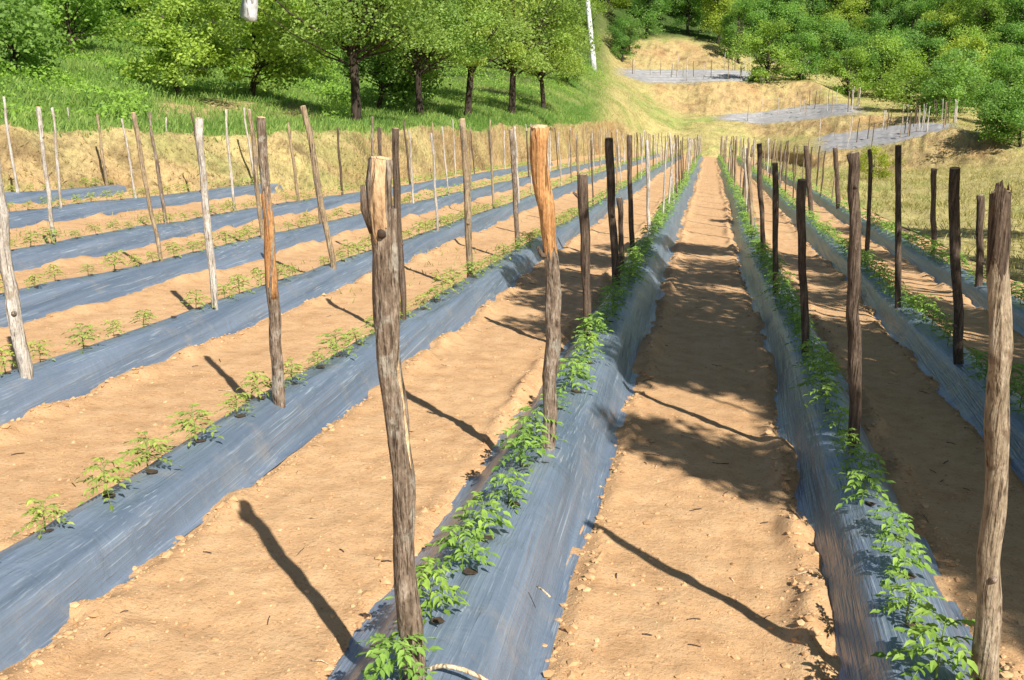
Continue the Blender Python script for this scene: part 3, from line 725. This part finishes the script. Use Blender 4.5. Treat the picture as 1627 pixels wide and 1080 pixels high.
        if not front and (d < 9 or r.random() < .5):
            kx = r.randrange(4, n-3); ang = r.uniform(0, 6.28); q = P[kx]; dr = np.array([math.cos(ang), math.sin(ang)*.6-.4, .5])
            if b == 1 and count[b] == 1: kx = int(n*.36); q = P[kx]; dr = np.array([.1, -.9, .25])
            if b == 0 and count[b] == 3: q = P[n-3]; dr = np.array([-.9, -.2, .75])
            m3 = MB(); rr = rad[kx]; ln = rr*(2.6 if (b, count[b]) == (0, 3) else 1.45); v, f = tube([q, q+dr*ln*.7, q+dr*ln], [rr*.55, rr*.42, rr*.26], 8, True, .2, idx); m3.add(v, f)
            link('branch_stub', m3.mesh('branch_stub', [M['dark'] if stl == 'dark' else M['bark']]), e)
        tag(e, lab, 'stake', 'wooden stakes standing in the beds')
rest = stakes[296:]+edge
if rest:
    mb = MB()
    for (d, b, typ, stl, A, B_, Cc) in rest:
        if typ != 'p': continue
        x, y, z = A; ax, ay, rz, th = Cc
        v, f = tube([(x, y, z-.1), (x+ax*.6*B_, y, z+B_*.5), (x+ax*B_, y, z+B_)], [.026*th, .026*th, .022*th], 5); mb.add(v, f, {'pale': 0, 'tan': 1, 'bark': 2, 'dark': 3}[stl])
    tag(link('distant_stakes', mb.mesh('distant_stakes', [M['pale'], M['tan'], M['bark'], M['dark']])), 'far wooden stakes too distant to tell apart', kind='stuff')

# cane hoop by the nearest stake, straw on the film
hp = [on_field(np.array(float(x)), np.array(float(y)), u) for x, y, u in ((660, 1072, .15), (700, 1056, .21), (740, 1064, .21), (775, 1082, .17), (800, 1105, .12))]
mb = MB(); v, f = tube(resample(smooth_line(resample(hp, 20), 2), 20), .007, 8); mb.add(v, f)
tag(link('bent_cane', mb.mesh('bent_cane', [M['straw']])), 'pale bent cane lying on the plastic at foot of the nearest stake', 'cane')
a = on_field(np.array(853.), np.array(936.), .135); b = on_field(np.array(874.), np.array(953.), .125)
mb = MB(); v, f = tube([a+[0, 0, .012], (a+b)/2+[0, 0, .016], b+[0, 0, .012]], .0035, 6); mb.add(v, f)
tag(link('dry_straw', mb.mesh('dry_straw', [M['straw']])), 'short whitish straw lying on the plastic of first bed left of the path', 'straw')

# dry stalk bits lying on the soil paths
g_ = np.random.default_rng(31); mb = MB()
for k in range(170):
    y = 2.3*math.exp(g_.random()*1.7); x = g_.uniform(-3.4, 1.7)
    if min(abs(x-float(bed_mid(i, np.array(y))))-BEDS[i][1] for i in range(5)) < .06: continue
    a = g_.uniform(0, 6.28); l = g_.uniform(.012, .05); dx, dy = math.cos(a)*l, math.sin(a)*l
    P = [(x-dx, y-dy, float(soil_z(np.array(x-dx), np.array(y-dy)))+.003), (x, y, float(soil_z(np.array(x), np.array(y)))+.006), (x+dx, y+dy, float(soil_z(np.array(x+dx), np.array(y+dy)))+.003)]
    v, f = tube(P, g_.uniform(.0012, .0028), 5); mb.add(v, f, int(g_.random() < .6))
tag(link('dry_litter', mb.mesh('dry_litter', [M['straw'], M['dark']])), 'bits of dry stalk lying about on the soil paths', kind='stuff')
# mulched beds on the far terraces
for (t0, t1, p0, p1, nn, nm) in ((2.1, 2.97, 1300, 1512, 5, 'lowest terrace'), (4.1, 4.97, 1150, 1362, 5, 'middle terrace'), (6.1, 6.95, 990, 1205, 5, 'top terrace')):
    for k in range(nn):
        t = t0+(t1-t0)*(k+.5)/nn; wt = (t1-t0)/nn*.36; n = 60; px = np.linspace(p0+tr.uniform(-8, 12), p1+tr.uniform(-14, 6), n); V = []; Fq = []; env = np.minimum(1, np.minimum(np.arange(n), np.arange(n)[::-1])/5)
        for j, (dt, up) in enumerate(((-1, .0), (-.8, .12), (0, .2), (.8, .12), (1, .0))):
            q = P_of(px, np.full(n, t+dt*wt)); q[:, 2] += up*env+.06*fbm(px*.3, px*0+j, 7)-.03; V.append(q)
        I = np.arange(5*n).reshape(5, n); Fq = np.stack([I[:-1, :-1], I[:-1, 1:], I[1:, 1:], I[1:, :-1]], -1).reshape(-1, 4)
        o = link('mulch_sheet', np_mesh('mulch_sheet', np.concatenate(V), Fq, M['mulchfar']))
        tag(o, 'far grey mulch sheet on the %s, %s from its front edge' % (nm, ordinal(k+1)), 'mulch sheet', 'mulch sheets on the far terraces')

# ------------------------------------------------------------------ trees
def leaves_mesh(name, ctr, nrm_bias, size, seed, mat, var_c, aspect=.55):
    g = np.random.default_rng(seed); n = len(ctr)
    d = g.normal(size=(n, 3)); d[:, 2] *= .6; d /= np.linalg.norm(d, axis=1)[:, None]
    nn = g.normal(size=(n, 3))*.5+nrm_bias; s = np.cross(d, nn); s /= np.linalg.norm(s, axis=1)[:, None]+1e-6
    l = size*g.uniform(.7, 1.35, n)[:, None]; wv = l*aspect
    b = ctr-d*l*.5
    V = np.stack([b, b+d*l*.45+s*wv*.5, b+d*l, b+d*l*.45-s*wv*.5], 1).reshape(-1, 3)
    Fq = np.arange(4*n).reshape(n, 4)
    return np_mesh(name, V, Fq, mat, False, var=np.clip(var_c+g.normal(0, .11, n), 0, 1))
def tree_geo(seed, H=7.5, R=3.2, trunk_h=1.8, nclump=34, leaf=.15, per=330, low=.25, flat=.8, tr=.135, clump=.75):
    """trunk mesh (trunk, limbs, twigs) and crown mesh of leaves in clumps; origin at the foot"""
    g = np.random.default_rng(seed); r = random.Random(seed)
    cz = trunk_h+(H-trunk_h)*.48; hz = (H-trunk_h)*.55
    C_ = []
    while len(C_) < nclump:
        v = g.normal(size=3); v /= np.linalg.norm(v); q = v*g.uniform(.45, 1.0)**.6
        if q[2] < -.75+low*.5: continue
        lob = 1+.34*math.sin(3*math.atan2(q[1], q[0])+seed)+.22*math.sin(5*math.atan2(q[1], q[0])+2*seed)
        C_.append((q[0]*R*lob*.85, q[1]*R*lob*.85, cz+q[2]*hz))
    C_ = np.array(C_); mb = MB()
    lean = np.array([r.uniform(-.25, .25), r.uniform(-.25, .25)])
    fork = np.array([lean[0], lean[1], trunk_h])
    P = smooth_line(np.array([(0, 0, -.4), (0, 0, 0), (lean[0]*.25+r.uniform(-.06, .06), lean[1]*.3, trunk_h*.45), tuple(fork), (lean[0]*1.4, lean[1]*1.4, trunk_h+(cz-trunk_h)*.7), (lean[0]*1.2, lean[1]*1.2, cz+hz*.4)]), 1)
    P = resample(P, 14); v, f = tube(P, np.r_[tr*1.5, tr*1.25, np.linspace(tr*1.05, tr*.35, 12)], 9, True, .18, seed); mb.add(v, f)
    for k, c in enumerate(C_):
        a = fork+(np.array([lean[0]*1.3, lean[1]*1.3, cz])-fork)*r.uniform(0, .75); m = a*.45+c*.55+np.array([0, 0, -.1*R*r.random()])
        rr = tr*r.uniform(.22, .42); v, f = tube([a, a*.7+m*.3+[0, 0, .05], m, c], [rr, rr*.8, rr*.5, rr*.2], 5, False); mb.add(v, f)
    ctr = []; var = []
    for c in C_:
        n = int(per*r.uniform(.45, 1.35)); rad = clump*r.uniform(.5, 1.45)
        q = g.normal(size=(n, 3)); q /= np.linalg.norm(q, axis=1)[:, None]; q *= (g.random(n)**.45)[:, None]*rad; q[:, 2] *= flat*.75
        # droop at the skirt of a clump
        q[:, 2] -= .25*(q[:, 0]**2+q[:, 1]**2)/max(rad, .1)
        ctr.append(c+q); var.append(np.full(n, r.gauss(.5, .22)))
    ctr = np.concatenate(ctr); var = np.concatenate(var)
    k = g.choice(len(ctr), max(1, len(ctr)//5)); sp_ = g.normal(size=(len(k), 3))*.5*clump
    ctr = np.concatenate([ctr, ctr[k]+sp_]); var = np.concatenate([var, var[k]])
    ok = ctr[:, 2] > .05; ctr, var = ctr[ok], var[ok]
    out = ctr-np.array([lean[0], lean[1], cz]); out /= np.linalg.norm(out, axis=1)[:, None]+1e-6
    return mb.mesh('trunk', [M['trunk']]), leaves_mesh('crown', ctr, out*.6+np.array([0, 0, .55]), leaf, seed+1, M['leaf'], var)
def put_tree(name, geo, pos, rz, s, tint, label, cat='tree', group=None):
    e = empty(name, tuple(np.asarray(pos, float).tolist())); a = link('trunk', geo[0], e); b = link('crown', geo[1], e)
    b.color = (*tint, 1); e.rotation_euler = (0, 0, rz); e.scale = s if isinstance(s, tuple) else (s, s, s)
    tag(e, label, cat, group); return e
def t_for(px, py):           # row parameter of the hillside whose picture height is py in column px
    ts = np.linspace(.02, NR-1.01, 900); q = P_of(np.full(900, float(px)), ts); yy = project(q)[1]
    k = np.where(yy <= py)[0]; return ts[k[0]] if len(k) else ts[-1]
def at_hill(px, py): return P_of(np.array(float(px)), np.array(float(t_for(px, py))))

ORCH = [tree_geo(11, 7.0, 3.3, 1.5, 46, .105, 640), tree_geo(12, 6.6, 3.0, 1.4, 42, .105, 620), tree_geo(13, 6.2, 2.6, 1.35, 36, .10, 600)]
GRN = (1.0, 1.0, 1.0)
orch = [ # foot in the photograph, which, scale, tint, label
 (566, 193, 0, 1.0, (1.12, 1.1, 1.0), 'large spreading orchard tree with thick dark trunk, leftmost of the row above the bank'),
 (668, 184, 1, .95, (1.05, 1.08, 1.0), 'orchard tree with shaded trunk, second from left in the row above the bank'),
 (743, 184, 2, 1.1, (1.25, 1.15, 1.0), 'orchard tree with short forked trunk in the middle of the row above the bank'),
 (813, 180, 1, 1.2, (1.15, 1.12, 1.0), 'orchard tree with slim straight dark trunk, second from right above the bank'),
 (864, 174, 2, 1.05, (1.25, 1.18, 1.0), 'rightmost orchard tree of the row, thin trunk, beside the white post')]
for k, (px, py, wch, s, tint, lb) in enumerate(orch):
    put_tree('orchard_tree', ORCH[wch], at_hill(px, py), k*1.7+.4, s, tint, lb, 'tree', 'orchard trees above the bank')
BUSH = [tree_geo(31, 3.2, 1.9, .35, 26, .12, 300, 0, .8, .08, .6), tree_geo(32, 2.8, 1.7, .3, 22, .12, 300, 0, .8, .08, .55), tree_geo(33, 2.2, 1.4, .2, 18, .11, 260, 0, .9, .06, .5)]
bush = [(290, 150, 0, 1.0, (1.25, 1.2, .8), 'bright green shrub left of the pair on the dry patch above the bank'),
 (398, 153, 1, 1.25, (1.25, 1.18, .8), 'broad shrub with dark underside right of the pair above the bank'),
 (468, 120, 2, 1.5, (1.25, 1.2, .8), 'rounded shrub behind the gap between shrubs and the leftmost orchard tree'),
 (20, 135, 2, 1.3, (.85, .95, .8), 'shrub at the left edge of the picture on the green slope'),
 (120, 95, 2, 1.4, (1.0, 1.1, .8), 'low shrub in tall grass on the left green slope'),
 (1385, 285, 2, .75, (1.5, 1.15, .7), 'yellow green shrub behind the third bed right of the path'),
 (640, 168, 2, 1.3, (.75, .85, .8), 'dark shrub in the shade behind the two leftmost orchard trees'),  # leaf tint darkened to paint in the shade behind the orchard
 (600, 172, 1, 1.1, (.72, .82, .8), 'dark low bush at the back left of the orchard'),
 (1000, 86, 1, 1.6, (.7, .8, .75), 'dark bush at the foot of the shaded tree beside the top mound'),
 (900, 134, 2, 1.1, (1.1, 1.1, .9), 'small pale bush between the rightmost orchard tree and the white post'),
 (1592, 226, 2, 1.6, (.85, 1.0, .85), 'rounded shrub at the right edge just past the lowest mound'),
 (1622, 234, 1, 1.2, (.75, .95, .85), 'deep green shrub cut by the right edge of the picture'),
 (1575, 196, 1, 1.2, (.7, .9, .85), 'shaded shrub at the foot of the wood behind the lowest mound'),  # shade at the wood's foot put into the darker leaf tint
 (1500, 188, 2, 2.0, (.8, .95, .8), 'shrub behind the lowest mound at wood edge'),
 (1440, 178, 2, 2.0, (1.1, 1.1, .8), 'light shrub at the wood edge above the middle terrace')]
for k, (px, py, wch, s, tint, lb) in enumerate(bush):
    put_tree('shrub', BUSH[wch], at_hill(px, py), k*2.1, s, tint, lb, 'shrub', 'shrubs around the field')
WOOD = [tree_geo(51, 9, 3.8, .4, 38, .23, 310, 0, .85, .22, 1.15), tree_geo(52, 8, 3.6, .6, 34, .23, 310, 0, .8, .2, 1.2), tree_geo(53, 10, 3.2, .9, 34, .22, 310, 0, .9, .2, 1.05), tree_geo(54, 6.5, 3.4, .15, 30, .22, 310, 0, .8, .2, 1.1)]
TINT = [((1.0, 1.05, .8), 'fresh green'), ((.75, .95, .8), 'deep green'), ((1.3, 1.15, .75), 'yellow green'), ((.8, .98, 1.05), 'greyish green'), ((.68, .88, .8), 'dark green')]
wr = random.Random(5)
def zone_words(px, py):
    if px < 250: return 'on the slope at upper left'
    if px < 520: return 'behind the shrubs at upper left'
    if px < 940: return 'behind the orchard row'
    if px < 1180: return 'above the top mound'
    if px < 1420: return 'behind the middle terraces'
    return 'on the hillside at upper right'
def wood(px, py, s, ti=None, kind=None):
    p = at_hill(px, py); k = wr.randrange(4) if kind is None else kind
    tint, nm = TINT[ti if ti is not None else wr.choices(range(5), [4, 3, 2, 2, 2])[0]]
    zw = zone_words(px, py); kw = ['broad leafy', 'broad leafy', 'tall leafy', 'low spreading'][k]
    put_tree('woodland_tree', WOOD[k], p-np.array([0, 0, .2]), wr.uniform(0, 6.28), s*wr.uniform(.88, 1.15), tint, '%s %s tree in the wood %s' % (nm, kw, zw), 'tree', 'trees of the wood '+zw)
for py, x0, x1, step, s in ((172, 1500, 1760, 66, .8), (148, 1345, 1760, 62, .85), (122, 1220, 1760, 62, .9), (98, 1165, 1760, 62, .95), (72, 1120, 1760, 62, 1.0), (52, 1010, 1780, 58, .95), (25, 960, 1780, 62, 1.1), (0, 950, 1780, 68, 1.2), (-25, 950, 1800, 74, 1.3), (-55, 950, 1800, 85, 1.4)):
    x = x0+wr.uniform(0, 30)
    while x < x1:
        wood(x, py+wr.uniform(-9, 9), s*(1.0 if x < 1400 else .95), None, 3 if py > 110 else None); x += step*wr.uniform(.8, 1.25)
for py, x0, x1, step, s in ((62, -60, 245, 62, .52), (30, -60, 520, 75, .65), (0, -60, 950, 80, .8), (-35, -60, 960, 90, 1.0), (55, 470, 930, 85, .7), (90, 480, 900, 90, .55)):
    x = x0+wr.uniform(0, 30)
    while x < x1:
        wood(x, py+wr.uniform(-9, 9), s, wr.choice([0, 1, 1, 4])); x += step*wr.uniform(.8, 1.25)
wood(988, 98, .62, 4, 2)
# slim bare trunk, white post, pale cloth among the branches, pale dead boughs
q = at_hill(340, 70); mb = MB(); v, f = tube([(0, 0, -.3), (.05, 0, 1.5), (.02, 0, 3.2), (-.05, 0, 5.5)], [.13, .12, .1, .07], 8, True, .15, 3); mb.add(v, f)
tag(link('bare_trunk', mb.mesh('bare_trunk', [M['trunk']]), None, q.tolist()), 'slim dark bare trunk rising behind the pair of shrubs at upper left', 'tree trunk')
q0 = at_hill(944, 112); d = (q0-CAM) @ FW; q1 = at_depth(np.array(933.), np.array(-4.), np.array(d)); e = empty('concrete_post', q0.tolist())
mb = MB(); P = np.linspace(0, 1, 8)[:, None]*(q1-q0); P[0, 2] -= .3; v, f = tube(P, np.linspace(.28, .22, 8), 12, True, .03, 2); mb.add(v, f); link('shaft', mb.mesh('shaft', [M['white']]), e)
mb = MB(); v, f = tube([q1-q0, q1-q0+[0, 0, .25]], [.26, .22], 12); mb.add(v, f); link('cap', mb.mesh('cap', [M['dark']]), e)
tag(e, 'tall white concrete post leaning slightly at the right end of the orchard row', 'post')
q = at_depth(np.array(394.), np.array(34.), np.array(23.)); mb = MB(); V = []; 
for k, (zz, xl, xr) in enumerate(((0, -.02, .22), (.12, -.2, .24), (.35, -.16, .28), (.62, -.05, .3), (.95, .02, .36))):
    for xx, yy in ((xl, 0), ((xl+xr)/2, -.07-.02*(k % 2)), (xr, 0), ((xl+xr)/2, .07)): V.append((xx, yy, zz))
Fq = [(4*k+j, 4*k+(j+1) % 4, 4*k+4+(j+1) % 4, 4*k+4+j) for k in range(4) for j in range(4)]+[(3, 2, 1, 0), (16, 17, 18, 19)]; mb.add(V, Fq)
tag(link('hanging_cloth', mb.mesh('hanging_cloth', [M['cloth']]), None, q.tolist()), 'off white cloth hanging among branches above the pair of shrubs', 'cloth')
# ------------------------------------------------------------------ shade trees standing right of the camera: their boughs throw the dappled shade on the beds
BL = [(1110, 395, .6), (1150, 425, .6), (1065, 440, .6), (1120, 470, .55), (1185, 500, .55), (1055, 520, .5), (1120, 540, .55), (1180, 575, .5), (1050, 580, .42), (1130, 605, .32), (1200, 450, .55), (1225, 530, .5), (1245, 620, .38),
 (1010, 682, .3), (1075, 702, .38), (1140, 722, .36), (1205, 748, .4), (1255, 772, .34), (920, 412, .6), (870, 435, .5), (850, 515, .3), (930, 500, .42), (945, 545, .3), (965, 455, .55), (1000, 500, .4), (1000, 420, .5),
 (1300, 425, .6), (1400, 480, .65), (1300, 520, .6), (1480, 570, .55), (1350, 600, .55), (1420, 650, .55), (1330, 690, .42), (1500, 700, .55), (1450, 770, .45), (1560, 800, .55), (1620, 890, .42), (1530, 860, .36), (1650, 760, .6), (1720, 900, .5), (1650, 640, .65), (1570, 640, .5), (1620, 520, .65), (1540, 510, .55), (1490, 430, .6),
 (1390, 405, .7), (1560, 410, .8), (1660, 440, .8), (1380, 370, .8), (1450, 362, 1.0), (1550, 372, 1.0), (1290, 650, .4), (1310, 600, .4), (1380, 720, .4), (1420, 560, .5), (1250, 410, .6), (1260, 470, .5), (1680, 560, .6), (1600, 720, .5), (1700, 1000, .35), (1155, 352, .35), (1340, 450, .55), (1460, 480, .5), (1350, 540, .5), (1400, 590, .5), (1550, 560, .5), (1610, 590, .5), (1480, 640, .5), (1400, 700, .45), (1600, 660, .5), (1640, 700, .5), (1560, 730, .45), (1080, 500, .4), (1160, 540, .4), (1020, 560, .35), (1010, 470, .4), (1470, 830, .35), (1090, 395, .5), (1130, 440, .5), (1080, 560, .42), (1150, 590, .38), (1100, 520, .45), (1190, 540, .45), (1030, 540, .4), (1040, 480, .45), (1010, 590, .35), (860, 408, .5), (900, 440, .5), (880, 480, .45), (940, 475, .5), (835, 450, .35), (910, 530, .35), (960, 410, .5), (1000, 395, .5), (960, 520, .4), (1680, 820, .5)]
TRK = [np.array([6.2, .5]), np.array([7.8, 4.8]), np.array([9.0, 10.0])]
br = random.Random(8); groups = [[], [], []]
for (px, py, r_) in BL:
    g0 = on_field(np.array(float(px)), np.array(float(py)))
    h = br.uniform(4.2, 6.2)
    for _ in range(40):
        c = g0+SUN*(h/SUN[2]); u, v_, dd = project(c)
        if dd <= .5 or u > PW+60+r_*F/max(dd, 1)*1.3 or v_ < -60-r_*F/max(dd, 1)*1.3: break
        h += .3
    k = int(np.argmin([np.hypot(*(c[:2]-t)) for t in TRK])); groups[k].append((c, r_))
lbs = ['leafy shade tree just right of the camera, nearest of three', 'leafy shade tree right of the third bed, between two others', 'leafy shade tree right of the field, farthest of three']
for k, gr in enumerate(groups):
    if not gr: continue
    x, y = TRK[k]; z = plane_z(x, y)-.2; e = empty('shade_tree', (x, y, z)); o = np.array([x, y, z]); mb = MB(); ctr = []; var = []; g = np.random.default_rng(60+k)
    cz = np.mean([c[2] for c, _ in gr])-z; P = resample([(0, 0, -.3), (.05, .02, 1.5), (-.1, .05, cz*.6), (-.2, .1, cz*.95)], 10); v, f = tube(P, np.linspace(.24, .1, 10), 10, True, .15, k); mb.add(v, f)
    for (c, r_) in gr:
        c = c-o; a = P[br.randrange(4, 9)]; m = a*.5+c*.5+np.array([0, 0, -.2]); v, f = tube([a, a*.6+m*.4, m, c], [.06, .05, .035, .012], 6, False); mb.add(v, f)
        n = int((420 if r_ in (.3, .38, .36, .34) else 900)*(r_/.5)**1.7); q = g.normal(size=(n, 3)); q /= np.linalg.norm(q, axis=1)[:, None]; q *= (g.random(n)**.42)[:, None]*r_*np.array([1.1, 1.1, .7])
        ctr.append(c+q); var.append(np.full(n, br.gauss(.5, .15)))
    link('trunk', mb.mesh('trunk', [M['trunk']]), e); ctr = np.concatenate(ctr); var = np.concatenate(var)
    b = link('crown', leaves_mesh('crown', ctr, np.array([0, 0, .8]), .105, 70+k, M['leaf'], var), e); b.color = (1, 1, .9, 1)
    tag(e, lbs[k], 'tree', 'shade trees right of the field')

# ------------------------------------------------------------------ grass and undergrowth
def blades(name, p, h, wdt, lean, mat, var, label, seed):
    g = np.random.default_rng(seed); n = len(p); a = g.uniform(0, 6.28, n); d = np.stack([np.cos(a), np.sin(a), 0*a], 1)
    s = np.stack([-np.sin(a+.8), np.cos(a+.8), 0*a], 1); hh = (h*g.uniform(.5, 1.5, n))[:, None] if np.isscalar(h) else (h*g.uniform(.6, 1.4, n))[:, None]; wd = (wdt*g.uniform(.7, 1.3, n))[:, None]
    z = np.array([0, 0, 1.0]); ln = hh*lean*g.uniform(.2, 1.4, n)[:, None]
    V = np.stack([p-s*wd-z*.03, p+s*wd-z*.03, p+s*wd*.7+d*ln*.4+z*hh*.6, p-s*wd*.7+d*ln*.4+z*hh*.6, p+d*ln+z*hh], 1).reshape(-1, 3)
    b = 5*np.arange(n)[:, None]
    Fq = np.concatenate([b+np.array([[0, 1, 2, 3]])]); F3 = b+np.array([[3, 2, 4, 4]])
    Fall = np.concatenate([Fq, b+np.array([[3, 2, 4]])[:, [0, 1, 2, 2]]]) if False else Fq
    V4 = V.reshape(n, 5, 3); V4[:, 2] = .5*(V4[:, 2]+V4[:, 4]); V4[:, 3] = V4[:, 4]+s*wd*.1
    me = np_mesh(name, V4[:, :4].reshape(-1, 3), (4*np.arange(n)[:, None]+np.arange(4)[None]), mat, False, var=np.clip(var+g.normal(0, .2, n), 0, 1))
    return tag(link(name, me), label, kind='stuff')
def w_green(px, t, p):
    lw, bank, terr = tone_weights(px, t); x, y = p[..., 0], p[..., 1]; n = fbm(x*.6, y*.6, 91)
    return lw*sstep(.9, 1.02, t)*(1-sstep(5.5, 6.5, t))*np.clip(.7+n, .05, 2)*(1-.96*dry_patch(px, t, x, y))*(px > -150)/(1+(p-CAM)@FW*.03)
p, px, t = scatter(80000, w_green)
tall = .10+.16*(1-sstep(200, 300, px))*sstep(1.6, 3, t)+.10*sstep(1, 1.5, t)*(vn(p[:, 0]*.8, p[:, 1]*.8, 3)); blades('grass', p, tall, .016, .6, M['grass'], .5+.35*fbm(p[:, 0]*.5, p[:, 1]*.5, 92), 'green grass growing above the left bank', 1)
def w_yel(px, t, p):
    lw, bank, terr = tone_weights(px, t); n = fbm(p[..., 0]*.5, p[..., 1]*.5, 95)
    return (1-lw)*(1-terr)*(1-.5*bank)*(1-sstep(8, 8.4, t))*np.clip(.6+n, .03, 2)*(px < 1800)/(1+(p-CAM)@FW*.03)
p, px, t = scatter(60000, w_yel); blades('dry_grass', p, .07+.07*rng.random(len(p)), .013, .9, M['yellowgrass'], .5+.5*fbm(p[:, 0]*.4, p[:, 1]*.4, 96), 'yellow green grass on the slopes round the terraces', 2)
def w_dry(px, t, p):
    lw, bank, terr = tone_weights(px, t); n = fbm(p[..., 0]*.9, p[..., 1]*.9+p[..., 2]*2, 97)
    return bank*np.clip(.35+n, .02, 2)*(px > -150)/(1+(p-CAM)@FW*.02)
p, px, t = scatter(16000, w_dry); blades('bank_grass', p, .07, .012, 1.1, M['drygrass'], .5, 'dry straw coloured grass on the cut banks', 3)
# leafy undergrowth over the green slope
def w_und(px, t, p):
    lw, bank, terr = tone_weights(px, t); n = fbm(p[..., 0]*.55, p[..., 1]*.55, 101)
    return lw*sstep(1.15, 2.0, t)*(1-sstep(6.5, 7.5, t))*((1-sstep(215, 250, px))+.6*sstep(500, 530, px)*(1-sstep(545, 570, px))+.35*sstep(3.6, 4.4, t))*np.clip(n+.4, 0, 1)*(px > -200)
p, px, t = scatter(52000, w_und); hh = np.clip(fbm(p[:, 0]*.55, p[:, 1]*.55, 101)+.3, .05, 1)*.8; p[:, 2] += hh*rng.random(len(p))**.6
tag(link('undergrowth', leaves_mesh('undergrowth', p, np.array([0, -.2, .9]), .11, 12, M['leaf'], .62+.3*fbm(p[:, 0]*.7, p[:, 1]*.7, 103))), 'leafy undergrowth covering the green slope at upper left', kind='stuff').color = (1.1, 1.25, .8, 1)
# sparse weeds on the soil between the left beds
n = 5200; wx = rng.uniform(-13, -2.6, n); wy = rng.uniform(8.5, 24, n); k = np.ones(n, bool)
for i, (bx, hw, ye, _, _) in enumerate(BEDS): k &= np.abs(wx-bed_mid(i, wy)) > hw+.02
k &= (vn(wx*.9, wy*.5, 111)+.25*sstep(-4.5, -9, wx)) > .62
wx, wy = wx[k], wy[k]; p = np.stack([wx, wy, soil_z(wx, wy)], 1)
blades('weeds', p, .045, .011, .8, M['yellowgrass'], .4, 'thin weeds on the soil between the left beds', 5)
